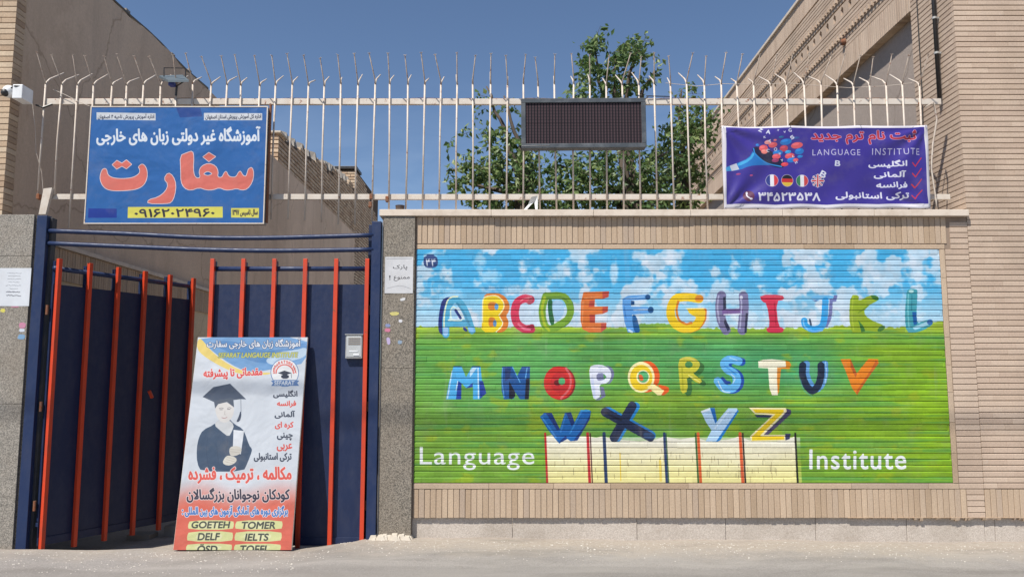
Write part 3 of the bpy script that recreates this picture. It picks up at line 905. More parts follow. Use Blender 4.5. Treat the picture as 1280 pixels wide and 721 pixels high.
# second row
L = Loc(550, 435)
L.P([(135,182),(215,182),(260,290),(320,185),(405,182),(420,330),(400,510),(330,510),(330,345),(262,398),(215,350),(182,328),(160,510),(60,510),(90,340)], (72,176,236), 0)
for q in ([(182,328),(215,350),(212,510),(160,510)],[(258,402),(328,345),(328,388)],[(392,328),(430,328),(463,450),(400,506)]): L.P(q, (26,62,164), 0)
L.S([(160,420),(178,330)], 8, (230,240,250)); L.S([(380,200),(385,500)], 10, (220,236,250)); L.S([(75,500),(120,230)], 10, (190,225,248)); L.P([(135,178),(215,178),(215,188),(135,188)], (28,60,130), 0); L.P([(320,178),(400,178),(400,190),(320,190)], (28,60,130), 0)
L.P([(300,220),(330,195),(370,195),(300,290)], (190,222,246), 0)
L.P([(622,182),(722,180),(772,278),(820,182),(900,182),(897,400),(886,510),(800,510),(745,430),(740,505),(640,512),(615,420),(615,260)], (26,86,158), 0)
L.P([(692,330),(752,440),(752,480),(716,510),(690,500)], (24,30,52), 0); L.P([(860,310),(897,300),(888,510),(848,510)], (24,30,52), 0)
L.S([(625,200),(622,330),(640,490)], 8, (90,165,230)); L.S([(725,190),(800,340)], 8, (90,170,232)); L.S([(870,200),(855,300)], 10, (100,175,232)); L.P([(650,195),(710,195),(700,300),(650,330)], (30,60,120), 0)
L = Loc(670, 435)
L.E(245,350,150,168,(146,26,36)); L.E(228,345,150,166,(216,46,40)); L.E(240,345,92,104,(200,40,44)); L.S([(300,200),(345,290),(335,400),(250,500)], 20, (222,100,104)); L.E(215,345,36,30,(120,26,34)); L.E(258,330,33,38,(84,178,112))
L.P([(690,165),(760,190),(788,260),(752,348),(690,370),(740,330),(756,260),(720,190)], (120,126,162), 1); L.P([(640,380),(678,392),(697,480),(640,517),(590,520),(652,480)], (118,124,160), 0)
L.P([(530,185),(600,162),(680,170),(742,210),(757,280),(722,347),(640,365),(634,385),(652,480),(580,522),(560,440),(540,330)], (226,231,246))
L.P([(605,250),(680,250),(704,290),(672,322),(605,322)], (126,130,170)); L.P([(672,254),(706,286),(680,318)], (92,170,92), 0); L.S([(560,300),(585,480)], 26, (206,216,244))
L = Loc(780, 435)
L.E(225,285,132,158,(236,92,28)); L.P([(320,360),(440,380),(458,425),(402,470),(370,472),(390,425)], (236,92,28)); L.E(172,290,134,154,(250,236,172)); L.E(172,296,112,130,(242,206,30)); L.E(190,288,66,70,(250,238,190)); L.E(192,286,54,58,(86,178,112)); L.P([(140,262),(180,262),(200,320),(160,330)], (228,100,46))
L.P([(230,382),(300,360),(402,424),(370,470),(338,472)], (250,232,160), 0)
RB = [(540,120),(600,85),(680,85),(752,130),(762,180),(722,235),(682,248),(792,325),(742,362),(625,262),(642,430),(570,462),(550,300)]
L.P(sh(RB, 45, 28), (62,116,58), 1); L.P(RB, (202,196,50), 1); L.E(648,165,38,33,(74,140,76)); L.S([(645,270),(760,340)], 10, (236,226,120)); L.S([(580,200),(590,420)], 14, (176,176,36)); L.S([(565,110),(640,98),(720,130)], 12, (226,206,90))
S_ = [(1145,130),(1060,112),(1002,150),(1030,210),(1108,258),(1130,335),(1085,400),(1000,400),(938,330)]
L.S(sh(S_, 32, 6), 72, (26,76,172)); L.S(S_, 74, (96,180,236)); L.S([(985,300),(1020,335),(1055,345)], 28, (26,70,160)); L.S([(940,330),(990,425),(1060,440)], 10, (200,228,248)); L.S([(1010,180),(1060,215),(1120,262)], 14, (60,150,226)); L.S([(1130,120),(1060,95)], 8, (170,214,246)); L.S([(1070,260),(1110,300),(1090,350)], 8, (190,222,248))
L = Loc(940, 435)
L.P([(335,122),(372,132),(392,165),(375,207),(290,207),(278,330),(272,430),(255,468),(248,300),(245,195),(340,190)], (222,136,30), 0)
L.P([(62,130),(110,115),(200,110),(335,124),(340,190),(252,195),(250,300),(258,470),(200,470),(175,400),(160,200),(65,195)], (242,236,208), 0)
U_ = [(508,172),(505,270),(545,375),(605,425),(662,370),(690,270),(690,172)]
L.S(sh(U_, 38, -16), 60, (92,158,218)); L.S(U_, 64, (30,46,72)); L.S([(735,140),(745,260),(730,350)], 9, (160,205,245)); L.S([(480,300),(520,420),(600,480)], 12, (80,170,170), alpha=.5)
L.P([(885,110),(985,108),(1045,255),(1165,105),(1260,110),(1267,150),(1150,312),(1050,467),(1000,400),(940,240)], (236,132,26), 0)
L.P([(985,108),(1050,255),(1035,292),(985,190)], (190,92,34), 0); L.P([(1267,150),(1150,312),(1050,467),(1040,436),(1180,230),(1240,120)], (204,100,30), 0)
# books under the third row
bt = [(681,545),(690,543),(712,545),(734,545),(745,546.5),(754,545),(770,549),(800,551),(820,549),(830,545),(850,549),(868,546),(885,551),(910,549),(924,545),(940,551),(970,551),(985,548),(994,545)]
mc.poly([bt+[(995.5,603.5),(683,603.5)]], (236,230,196))
am = ((U > 682)&(U < 996)&(V > 546)&(V < 603.6)).astype(float)
yl = (am*sstep(560, 600, V+14*(fbm(CH, CW, 12, 24, 61)-.5))*0.55)[..., None]
mc.a = mc.a*(1-yl)+C(244,232,120)*yl
wl = (am*(1-sstep(546, 566, V))*0.6)[..., None]
mc.a = mc.a*(1-wl)+C(234,232,228)*wl
for k in range(70):
    u = random.uniform(690, 990); v = random.uniform(560, 598)
    mc.stroke([(u, v), (u+random.uniform(-.3, .6), v+random.uniform(3, 9))], 0.5, (120,104,70) if random.random() < .7 else (70,60,50), alpha=.7)
for v in np.arange(560, 602, 7.1):
    mc.stroke([(686, v), (990, v+.6)], 0.45, (170,150,110), alpha=.6)
for (u0, u1, w, col) in ((681.5,684,2.6,(196,36,40)),(734.5,737.2,3.4,(196,40,48)),(737.8,740.5,1.4,(80,30,40)),(755,757.8,4.0,(40,62,104)),(830.3,833.6,3.2,(42,64,108)),(832.6,836,1.4,(60,100,70)),(869.5,873,2.2,(60,104,50)),(872.6,876,3.4,(224,96,44)),(925,928.6,3.8,(222,90,44)),(928.4,931.8,2.0,(52,34,30)),(994,997.2,2.4,(34,34,30))):
    mc.stroke([(u0, 541.5), (u1, 603.5)], w, col)
mc.stroke([(775,566),(776,600)], 1.2, (236,200,60)); mc.stroke([(825,576),(826,600)], 3, (240,206,70), alpha=.7)
L = Loc(670, 500)
L.P([(40,165),(85,125),(155,128),(238,290),(290,125),(348,118),(386,220),(440,110),(500,90),(550,108),(538,180),(412,402),(345,408),(312,385),(232,432),(180,370),(110,280)], (20,102,182), 0)
for q in ([(100,130),(158,128),(240,290),(212,302)],[(300,125),(350,120),(386,220),(358,262)],[(547,130),(538,190),(415,400),(372,406),(480,262)],[(232,430),(310,388),(302,352),(250,395)]): L.P(q, (22,56,128), 0)
L.S([(60,170),(200,370)], 14, (52,140,216)); L.S([(290,170),(245,320)], 12, (50,130,206)); L.S([(450,120),(340,330)], 14, (44,136,212)); L.S([(450,104),(530,104)], 14, (60,160,220))
L.S([(720,112),(1150,352)], 84, (30,128,206)); L.S([(995,62),(812,372)], 78, (32,138,214))
L.S([(692,118),(1142,368)], 80, (32,46,80)); L.S([(962,58),(782,372)], 82, (32,46,80)); L.S([(1100,350),(1160,360)], 50, (44,74,120)); L.S([(700,130),(850,200)], 20, (24,32,54))
L = Loc(840, 500)
L.P([(382,76),(426,76),(452,210),(432,236),(392,150)], (24,104,186), 0); L.P([(655,92),(668,108),(482,400),(450,416),(403,414),(520,260)], (30,124,204), 0)
L.P([(290,112),(380,76),(432,232),(562,80),(652,80),(655,98),(440,412),(335,412),(395,300),(340,220)], (178,212,242), 0)
L.S([(300,115),(370,90)], 20, (226,238,250)); L.S([(560,110),(430,280)], 14, (206,228,248))
L.P([(1138,80),(1190,98),(1192,135),(960,347),(898,352),(1100,170)], (70,64,100), 0); L.P([(1130,333),(1187,333),(1176,387),(1134,400)], (52,54,92), 0); L.P([(825,145),(1020,147),(990,173),(848,170)], (44,48,84), 0)
ZP = [(770,75),(1140,78),(1147,112),(915,345),(1132,345),(1132,402),(790,412),(780,358),(1005,150),(828,136)]
L.P(ZP, (238,226,176), 0); L.P([(805,90),(1115,92),(1118,118),(880,352),(900,362),(1122,362),(1120,392),(800,402),(800,362),(1035,138),(835,124)], (236,202,20), 0)
mc.text("Language", (524.8, 558.2, 667.8, 587), (232,236,240), bold=0.25, space=1.08)
mc.text("Institute", (1012, 561.5, 1132.5, 586), (232,236,240), bold=1.0, space=1.1)
# stencilled number
mc.poly([[(530,319),(546,319),(548,331),(543,335),(533,335),(529,330)]], (38,60,120), smooth=1, alpha=.9)
mc.text("۴۴", (532.2, 323.8, 544.8, 332.6), (235,240,250), bold=0.25)
mc.stroke([(534,318.5),(542,318.5)], 1.2, (70,110,170)); 
# brush relief and drips
mc.a *= (0.97+0.06*fbm(CH, CW, 90, 200, 71, 2))[..., None]
lum = mc.a.mean(2, keepdims=True); mc.a = mc.a*0.93+lum*0.07
M_mural = mat_print("mural_paint", mc.image("mural_print"), 0.6, 0.77, 0.35, (cx0, cw_, cz0, ch_), 0.3, 0.2)

# ------------------------------------------------------------------ street wall with the mural
WX0, WX1 = P(517, 450)[0], P(1222, 450)[0]     # street wall from the pillar to the corner of the building
CORNER_X = P(1208, 266)[0]
COP_T, COP_B = P(840, 263)[1], P(840, 271)[1]
SOL_T, SOL_B = COP_B, P(840, 304.5)[1]
LOW_T, LOW_B = P(840, 611)[1], P(840, 647)[1]
wall = thing("boundary_wall", "beige brick street wall painted with a colourful alphabet mural over blue sky and green field", "wall", ((WX0+CORNER_X)/2, F, 0))
core = MB()
core.box(WX0, CORNER_X-0.002, F+0.007, F+0.24, LOW_B+0.004, COP_B-0.002)
core.build("mortar_core", M_mortar, wall)
Z = MB(); Z.box(WX0-0.01, CORNER_X-0.002, F+0.045, F+0.24, -0.35, LOW_B+0.002)
# stone plinth: individual slabs
x = WX0
slabs = []
while x < 7.2:
    w = random.uniform(0.9, 1.35); slabs.append((x, min(x+w, 7.4))); x += w
for a, b in slabs:
    if a > CORNER_X: continue
    m_ = MB(); m_.box(a+0.002, min(b, CORNER_X)-0.002, F+0.035+random.uniform(-.003, .003), F+0.2, -0.3, LOW_B-0.001)
    m_.build("plinth_stone", M_plinth, wall, bevel=0.004)
def pitch_of(n, a, b): return (b-a)/n
# soldier courses (bricks on end)
FX0, FX1 = WX0+0.012, P(1175, 330)[0]
def soldier(x0, x1, zb, zt, parent, mat, y=F, name="brick"):
    n = int(round((x1-x0)/0.0595)); p_ = (x1-x0)/n
    for i in range(n):
        w = p_-0.0055
        o = brick_obj(name, w+random.choice((-.001, 0, .001)), zt-zb-0.004, 0.05, mat,
                      (x0+(i+.5)*p_, y+random.uniform(-.0015, .002), (zb+zt)/2+random.uniform(-.002, .002)), 0, parent)
soldier(WX0+0.012, P(1183, 290)[0], SOL_B, SOL_T-0.003, wall, M_soldier)
soldier(WX0+0.012, P(1209, 630)[0]-.002, LOW_B, LOW_T, wall, M_soldier)
def course(x0, x1, z, h, parent, mat, y=F, lens=(0.2, 0.33), name="brick", gap=0.003):
    x = x0 - random.uniform(0, 0.2)
    while x < x1-0.01:
        L_ = random.choice((0.255, 0.305, 0.305, 0.405, 0.405)) if lens is None else random.uniform(*lens)
        a, b = max(x, x0), min(x+L_, x1)
        if b-a > 0.03:
            yield (a, b)
        x += L_
# thin trim courses round the painted field
FRX1_ = MX1+0.06
for zt, zb in ((SOL_B-0.008, MZ1+0.001), (MZ0-0.002, LOW_T+0.001)):
    for a, b in course(WX0+0.012, FRX1_, 0, 0, wall, M_soldier, lens=(0.5, 0.9)):
        brick_obj("trim_brick", b-a-0.003, zt-zb-0.003, 0.05, M_soldier, ((a+b)/2, F-0.002+random.uniform(-.001, .001), (zt+zb)/2), 0, wall)
# right frame strip of the field
FRX0, FRX1 = MX1+0.004, MX1+0.06
z = MZ0
while z < MZ1-0.02:
    h = min(random.uniform(0.28, 0.34), MZ1-z)
    brick_obj("trim_brick", FRX1-FRX0-0.003, h-0.003, 0.05, M_soldier, ((FRX0+FRX1)/2, F-0.003, z+h/2), 0, wall)
    z += h
# painted courses
NROW = 41
rp_ = (MZ1-MZ0)/NROW
cand = []
for r_ in range(NROW):
    z = MZ0+(r_+.5)*rp_; gp = random.choice((.0028, .004, .0048, .0062))
    for a, b in course(MX0, MX1, 0, 0, wall, None, lens=None):
        cand.append((a, b, z, gp))
cand.sort(key=lambda q: -(q[1]-q[0])+random.uniform(0, .001))
rest = MB()
for i, (a, b, z, gp) in enumerate(cand):
    L_ = b-a-0.0002
    loc = ((a+b)/2, F-random.uniform(0, .0022), z+random.uniform(-.0008, .0008))
    if i < 300:
        brick_obj("painted_brick", L_, rp_-gp, 0.05, M_mural, loc, 0, wall, 0.007)
    else:
        rest.brick(L_, rp_-gp, 0.05, Matrix.Translation(loc) @ Matrix.Rotation(random.gauss(0, 0.003), 4, 'X'), 0.007)
o = rest.build("painted_brick_courses", M_mural, wall); o['kind'] = 'stuff'
pc = MB(); pc.box(MX0, MX1, F+0.0048, F+0.03, MZ0+0.001, MZ1-0.001); pc.build("painted_mortar", M_mural, wall)
# courses right of the field up to the corner
crs = []
for k in range(int((COP_B-LOW_B)/rp_)+1):
    z = MZ0+(k+.5-6)*rp_
    if z-rp_/2 < LOW_B or z+rp_/2 > COP_B: continue
    x0_ = FRX1+0.003
    if z > SOL_B-0.05: x0_ = P(1187, 290)[0]
    if z < LOW_T: x0_ = P(1209, 630)[0]
    if x0_ >= CORNER_X-0.03: continue
    brick_obj("corner_brick", CORNER_X-x0_-0.004, rp_-0.008, 0.05, M_brick, ((x0_+CORNER_X)/2, F-random.uniform(-.001, .0015), z), 0, wall)
lz = min([MZ0+(k+.5-6)*rp_-rp_/2 for k in range(60) if MZ0+(k+.5-6)*rp_-rp_/2 >= LOW_B])
if lz-LOW_B > .012: brick_obj("corner_brick", CORNER_X-P(1209, 630)[0]-.004, lz-LOW_B-.006, .05, M_brick, ((P(1209, 630)[0]+CORNER_X)/2, F, (lz+LOW_B)/2), 0, wall)
# coping slabs
cpx = [P(475, 266)[0]]
while cpx[-1] < CORNER_X-1.5: cpx.append(cpx[-1]+random.uniform(0.95, 1.25))
cpx.append(CORNER_X)
for a, b in zip(cpx[:-1], cpx[1:]):
    m_ = MB(); e = random.uniform(-.003, .003)
    m_.box(a+0.0015, b-0.0015, F-0.052+e, F+0.27, COP_B+e*.3, COP_T+e*.5)
    m_.build("coping_slab", M_coping, wall, bevel=0.004)

# ------------------------------------------------------------------ granite pillars
def pillar(name, label, x0, x1, y0, y1, zt, joints, mat, zb=-0.35, capt=None):
    t = thing(name, label, "pillar", ((x0+x1)/2, y0, 0))
    zs = [zb]+joints+[zt]
    for a, b in zip(zs[:-1], zs[1:]):
        m_ = MB(); m_.box(x0, x1, y0, y1, a+0.0015, b-0.0015); m_.build("granite_slab", mat, t, bevel=0.003)
    return t
RPX0, RPX1 = P(478.5, 400)[0], P(517.5, 450)[0]-0.004
rp = pillar("granite_pillar", "speckled granite gate pillar carrying the paper no parking notice, beside the mural", RPX0, RPX1, F-0.035, F+0.3, COP_B-0.002,
            [P(0, 460, F)[1], P(0, 365, F)[1]], M_granite)
m_ = MB(); m_.box(RPX0-0.014, RPX0-0.002, F-0.04, F+0.1, -0.1, COP_B-0.05); m_.build("edge_strip", M_concrete, rp)
LPX0, LPX1 = -5.75, P(43, 268, F-0.04)[0]
lp = pillar("granite_pillar", "granite gate pillar at the picture's left edge with a white typed notice", LPX0, LPX1, F-0.04, F+0.35, P(20, 268, F-.04)[1],
            [P(0, 505, F)[1], P(0, 321, F)[1]], M_granite_pale)
m_ = MB(); m_.box(LPX1+0.002, LPX1+0.035, F-0.01, F+0.3, -0.3, P(20, 270, F-.04)[1]); m_.build("side_cladding", M_granite, lp)

# cement footing
mb = MB()
for k in range(26):
    x = P(467+k*1.75, 675, F-.05)[0]; w = random.uniform(0.03, 0.07); y = F-0.05-random.uniform(0.02, 0.09)
    z0 = gz(x, y)-0.03; z1 = gz(x, y)+random.uniform(0.008, 0.05)
    a = random.uniform(0.6, 0.9)
    mb.prism([(x-w*a*.5, y+0.02, z1), (x+w*a*.5, y+0.02, z1*1.0), (x+w*a*.5, y+0.1, z1+.01), (x-w*a*.5, y+0.1, z1+.01)],
             [(x-w, y-0.01, z0), (x+w, y-0.01, z0), (x+w, y+0.12, z0), (x-w, y+0.12, z0)])
o = mb.build("cement_footing", M_cement)
tag(o, "crumbling pale cement footing at the base of the pillar beside the mural", "footing")

# ------------------------------------------------------------------ notices and stickers
def flat_print(name, mat, x0, x1, z0, z1, y, parent=None, thick=0.0015, face='-y', bend=0.0):
    """thin sheet with a UV-mapped front at y facing the street"""
    n = 8
    vs = []; fs = []; uv = []
    for j in range(n+1):
        for i in range(n+1):
            s_, t_ = i/n, j/n
            yy = y - bend*(math.sin(s_*7+t_*3)*.5+.5)*(abs(s_-.5)*2)**2
            vs.append((x0+(x1-x0)*s_, yy, z0+(z1-z0)*t_)); uv.append((s_, t_))
    for j in range(n):
        for i in range(n):
            a = j*(n+1)+i; fs.append((a, a+1, a+n+2, a+n+1))
    me = bpy.data.meshes.new(name)
    off = Vector(((x0+x1)/2, y, (z0+z1)/2))
    if parent is not None: off = parent_world(parent)
    me.from_pydata([tuple(Vector(v)-off) for v in vs], [], fs)
    ul = me.uv_layers.new(name="UVMap")
    for lp_ in me.loops: ul.data[lp_.index].uv = uv[lp_.vertex_index]
    me.materials.append(mat)
    o = bpy.data.objects.new(name, me); put(o, parent)
    if parent is None: o.location = off
    md = o.modifiers.new("thickness", 'SOLIDIFY'); md.thickness = thick; md.offset = -1
    return o

def rect_canvas(px, W_):
    """px: 4 traced corners TL TR BR BL"""
    w = (math.dist(px[0], px[1])+math.dist(px[3], px[2]))/2; h = (math.dist(px[0], px[3])+math.dist(px[1], px[2]))/2
    H_ = max(8, int(W_*h/w))
    return Canvas(W_, H_, homog(px, [(0, 0), (W_, 0), (W_, H_), (0, H_)]))

cv = rect_canvas([(481.5,321),(516,321),(515.5,366.5),(481,366)], 300)
cv.a[:] = C(214, 214, 216); cv.a *= (0.95+0.08*fbm(cv.h, cv.w, 6, 6, 81))[..., None]
cv.text("پارک", (491, 331, 508.5, 337.5), (52,52,58), bold=0.5)
cv.text("ممنوع", (492, 345, 511.5, 351), (52,52,58), bold=0.5)
cv.text("!", (486.5, 344, 488, 349.5), (52,52,58), bold=0.8)
cv.stroke([(484,360),(500,357),(513,361)], 0.5, (150,150,156))
cv.stroke([(483,323.5),(514,323.2)], 0.5, (120,120,126))
x0, z1 = P(481.5, 321, F-.04); x1, z0 = P(516, 366.5, F-.04)
o = flat_print("paper_notice", mat_print("notice_print", cv.image("notice_print"), 0.75, 0.8, 0.1), x0, x1, z0, z1, F-0.037, bend=0.004)
tag(o, "white paper notice with handwritten Persian no parking words taped on the granite pillar", "notice")

cv = rect_canvas([(0,335),(36.5,334.5),(35.5,382),(0,383)], 300)
cv.a[:] = C(222, 226, 232); cv.a *= (0.96+0.06*fbm(cv.h, cv.w, 5, 5, 83))[..., None]
for k, v in enumerate((341.5, 345, 348.8, 352.8, 357, 361.2, 365, 369.5)):
    w = (17, 15, 16, 13, 19, 10, 17, 16)[k]
    for j in range(int(w/1.6)):
        u = 18-w/2+j*1.6
        cv.stroke([(u, v+random.uniform(-.5, .5)), (u+random.uniform(.6, 1.4), v+random.uniform(-.6, .6))], 0.45 if k < 6 else 0.9, (110,112,122))
x0, z1 = P(0, 335, F-.045); x1, z0 = P(36, 382.5, F-.045)
o = flat_print("typed_notice", mat_print("typed_print", cv.image("typed_print"), 0.75, 0.8, 0.1), x0-.005, x1, z0, z1, F-0.042, bend=0.003)
tag(o, "white typed paper notice pasted on the leftmost granite pillar", "notice")

def sticker(u0, v0, u1, v1, col, label, Y=F-0.0365, rot=0):
    x0, z1 = P(u0, v0, Y); x1, z0 = P(u1, v1, Y)
    cx, cz, hw, hh = (x0+x1)/2, (z0+z1)/2, (x1-x0)/2, (z1-z0)/2
    c_, s_ = math.cos(rot), math.sin(rot)
    pts = []
    for k in range(8):
        a = k*math.pi/4+.39
        px_ = hw*max(-1, min(1, 1.35*math.cos(a)))*random.uniform(.8, 1); pz_ = hh*max(-1, min(1, 1.35*math.sin(a)))*random.uniform(.8, 1)
        pts.append((cx+px_*c_-pz_*s_, cz+px_*s_+pz_*c_))
    m_ = MB()
    m_.add([(a, Y, b) for a, b in pts]+[(a, Y+0.001, b) for a, b in pts],
           [tuple(range(8))]+[(k, (k+1)%8, 8+(k+1)%8, 8+k) for k in range(8)])
    mt = mat_plain("sticker_"+label.split()[1], srgb(*col)[:3], 0.7, dirt=0.5, dirtcol=(0.3, 0.27, 0.24), scale=30, bmp=0.1)
    o = m_.build("sticker", mt, origin=(cx, Y, cz))
    tag(o, label, "sticker", "scraps of stickers on the gate pillars")
sticker(487, 389.5, 499, 394.5, (196,186,110), "torn yellow sticker below the no parking notice on the pillar")
sticker(498, 399, 503, 403, (206,206,210), "tiny white sticker scrap right of the torn yellow sticker")
sticker(481.5, 404.5, 488, 409, (120,134,176), "small blue sticker just above the pink one, under the no parking notice")
sticker(480.5, 410, 488.5, 415, (196,110,140), "small pink sticker below the small blue one, under the no parking notice")
sticker(483, 421, 488, 431, (176,160,196), "faded lilac sticker lowest on the pillar beside the mural", rot=.2)
sticker(497, 425, 503, 430, (130,150,170), "faded grey blue sticker right of the lilac one beside the mural")
sticker(500, 372, 507, 376, (200,200,200), "white paper scrap directly below the no parking notice", rot=.2)
YL = F-0.0415
sticker(0.5, 385.5, 6.5, 390.5, (206,196,80), "yellow sticker under the typed notice at the left edge", YL)
sticker(23.5, 402.5, 32, 410.5, (190,120,150), "pink sticker on the leftmost pillar above a light blue one", YL)
sticker(22, 417.5, 31.5, 424.5, (110,150,185), "light blue sticker lowest on the leftmost pillar", YL)
sticker(24, 410.5, 31, 415, (196,204,216), "pale sticker scrap between the pink and light blue ones", YL)
sticker(13, 381.5, 24, 384.5, (170,110,130), "thin dull red strip along the typed notice's lower edge", YL)

# ------------------------------------------------------------------ gate
gate = thing("metal_gate", "dark blue double metal gate with orange vertical bars, left leaf swung inward", "gate", ((P(262, 400)[0]+P(461, 400)[0])/2, F, 0))
GY = F-0.06
BT = P(420, 323, F-.06)[1]               # top of the bars
# frame posts
def vpost(u0, u1, v0, y0, dep, zb, mat, name="post"):
    x0 = P(u0, v0, y0)[0]; x1, zt = P(u1, v0, y0)
    m_ = MB(); m_.box(x0, x1, y0, y0+dep, zb, zt); return m_.build(name, mat, gate, bevel=0.004)
lpst = vpost(46.5, 59, 269, F-0.09, 0.09, -0.3, M_blue_frame)
rpst = vpost(465, 476.5, 276.5, F-0.07, 0.09, -0.3, M_blue_frame)
m_ = MB(); x0 = P(59.5, 269, F-.04)[0]; m_.box(x0, x0+0.05, F-0.03, F+0.06, -0.3, P(0, 272, F-.04)[1]); m_.build("hinge_post", M_dark_post, gate, bevel=0.003)
m_ = MB(); x0 = P(459.5, 340, F-.02)[0]; m_.box(x0, x0+0.04, F+0.0, F+0.06, -0.3, P(0, 280, F-.04)[1]); m_.build("hinge_post", M_blue, gate, bevel=0.003)
# two bowed cross tubes above the leaves
for pts in (((57,288.5),(150,292),(250,297),(330,297.5),(400,296),(467,294)), ((57,304),(150,308),(250,312),(330,313.5),(400,313),(467,312))):
    q = catmull([P(u, v, F-.05) for u, v in pts], 4)
    m_ = MB(); m_.tube([(a, F-.05, b) for a, b in q], 0.024, 10); m_.build("cross_tube", M_blue_frame, gate, smooth=True)
def leaf(name, p0, p1, nb, side, zpan_t, zpan_b, zbar_b, lean=0):
    """p0,p1: plan positions of the outer face line; bars stand proud on the street side"""
    p0 = Vector((*p0, 0)); p1 = Vector((*p1, 0))
    d = (p1-p0).normalized(); L_ = (p1-p0).length
    nrm = Vector((d.y, -d.x, 0))            # street side
    def bx(s0, s1, o0, o1, z0, z1):
        m_ = MB()
        c = [p0+d*s0+nrm*o0, p0+d*s1+nrm*o0, p0+d*s1+nrm*o1, p0+d*s0+nrm*o1]
        m_.prism([(q.x, q.y, z1) for q in c], [(q.x, q.y, z0) for q in c]); return m_
    pan = bx(-0.03, L_+0.03, -0.005, 0.0, zpan_b, zpan_t).build(name, M_blue, gate)
    bx(-0.03, L_+0.03, 0.0005, 0.012, zpan_b-0.03, zpan_b+0.05).build("bottom_rail", M_blue, pan, bevel=0.002)
    m_ = MB(); a = p0-d*0.03; b = p1+d*0.03; zr = P(0, 335.5, F-.02)[1]
    m_.tube([(a.x-nrm.x*.012, a.y-nrm.y*.012, zr), (b.x-nrm.x*.012, b.y-nrm.y*.012, zr)], 0.026, 10); m_.build("top_rail", M_blue_frame, pan, smooth=True)
    bx(-0.03, L_+0.03, -0.04, -0.0055, zpan_b+0.16, zpan_b+0.2).build("bottom_rail", M_blue, pan, bevel=0.002)
    for i in range(nb):
        s_ = L_*i/(nb-1)
        bx(s_-0.021, s_+0.021, 0.013, 0.055, zbar_b, BT).build("bar", M_orange, pan, bevel=0.002)
        bx(s_-0.018, s_+0.018, -0.05, -0.0055 if i % 2 else -0.0055, zpan_b+0.21, BT-0.02-0.01*(i % 2)).build("stile", M_blue_frame if i % 2 else M_blue, pan, bevel=0.002)
    return pan
xr0, xr1 = P(264.5, 340, F-.06)[0], P(458.5, 340, F-.06)[0]
zpt = P(0, 355.5, F)[1]
leaf("gate_leaf", (xr0, F+0.0), (xr1, F+0.0), 6, 1, zpt, -0.02, -0.13)
lf = leaf("gate_leaf", (-4.80, F-0.02), (-4.02, F+1.62), 6, -1, zpt, -0.02, -0.12)
o = MB().box(P(426, 600)[0], P(458, 600)[0], F-0.075, F-0.02, -0.12, -0.055+0.02).build("latch_plate", M_grey_metal, gate, bevel=0.003)
m_ = MB(); m_.tube([(-4.22, F+1.02, 1.50), (-4.20, F+1.06, 1.42)], 0.02, 8); m_.build("latch_handle", M_orange, gate)

for zz in (.35, 1.35, 2.35):
    MB().tube([(xr1+.035, F-.005, zz-.05), (xr1+.035, F-.005, zz+.05)], .014, 8).build("hinge", M_rust, gate)
    MB().tube([(-4.86, F-.05, zz-.05), (-4.86, F-.05, zz+.05)], .014, 8).build("hinge", M_rust, gate)
# intercom
x0, z1 = P(432, 418.5, F-.05); x1, z0 = P(452.5, 448, F-.05)
ic = thing("intercom", "silver door intercom with speaker slots on the right gate leaf", "intercom", ((x0+x1)/2, F, (z0+z1)/2))
MB().box(x0, x1, F-0.045, F-0.001, z0, z1).build("housing", M_grey_metal, ic, bevel=0.006)
MB().box(x0+.012, x1-.012, F-0.049, F-0.0455, z0+.02, z1-.015).build("faceplate", mat_plain("brushed_plate", (0.60, 0.60, 0.58), 0.35, 0.4, dirt=0.2), ic, bevel=0.002)
for k in range(4):
    zz = z1-0.035-k*0.02
    MB().box(x0+.03, x1-.02, F-0.052, F-0.0492, zz-.006, zz+.004).build("speaker_slot", mat_plain("slot_brown", (0.18, 0.14, 0.11), 0.6), ic)
MB().box(x0+.04, x1-.045, F-0.052, F-0.0492, z0+.07, z0+.083).build("name_strip", M_white, ic)
MB().box(x0+.085, x1-.03, F-0.054, F-0.0492, z0+.03, z0+.05).build("call_button", M_white, ic, bevel=0.003)
MB().box(x0-.006, x1+.006, F-0.055, F-0.001, z1+.001, z1+.010).build("rain_hood", M_grey_metal, ic)

# ------------------------------------------------------------------ leaning poster board
B_TL, B_TR, B_BR, B_BL = (256,422), (390,423), (364,688), (216.5,688)
cv = Canvas(640, 1180, homog([B_TL, B_TR, B_BR, B_BL], [(0,0),(640,0),(640,1180),(0,1180)]))
hh, ww = cv.h, cv.w
yy = np.linspace(0, 1, hh)[:, None]; xx = np.linspace(0, 1, ww)[None, :]
base = C(216, 222, 230)[None, None]*np.ones((hh, ww, 1))
sal = C(226, 112, 92)
g_ = (sstep(0.68, 0.84, yy+0.02*np.sin(xx*9))*np.ones((1, ww)))[..., None]
cv.a = base*(1-g_)+sal*g_
cv.a *= (0.97+0.05*fbm(hh, ww, 6, 4, 91))[..., None]
T = lambda pts, ox=215, oy=415, k=4.65: [(x/k+ox, y/k+oy) for x, y in pts]
cv.poly([T([(185,25),(830,25),(800,185),(700,200),(600,220),(500,235),(420,215),(330,160),(250,95)])], (120,166,214), smooth=1)
cv.poly([T([(240,60),(400,50),(560,120),(740,90),(810,60),(810,120),(700,170),(560,190),(430,150)])], (96,146,200), smooth=2)
cv.poly([T([(560,170),(640,120),(740,110),(815,90),(805,150),(700,175),(620,200)])], (214,228,240), smooth=2, alpha=.8)
cv.poly([T([(188,45),(210,40),(260,110),(350,185),(470,240),(600,235),(600,248),(470,255),(360,225),(230,150),(180,100)])], (240,214,120), smooth=2)
cv.poly([T([(178,110),(230,160),(360,240),(470,262),(420,262),(300,230),(170,150)])], (222,228,236), smooth=2)
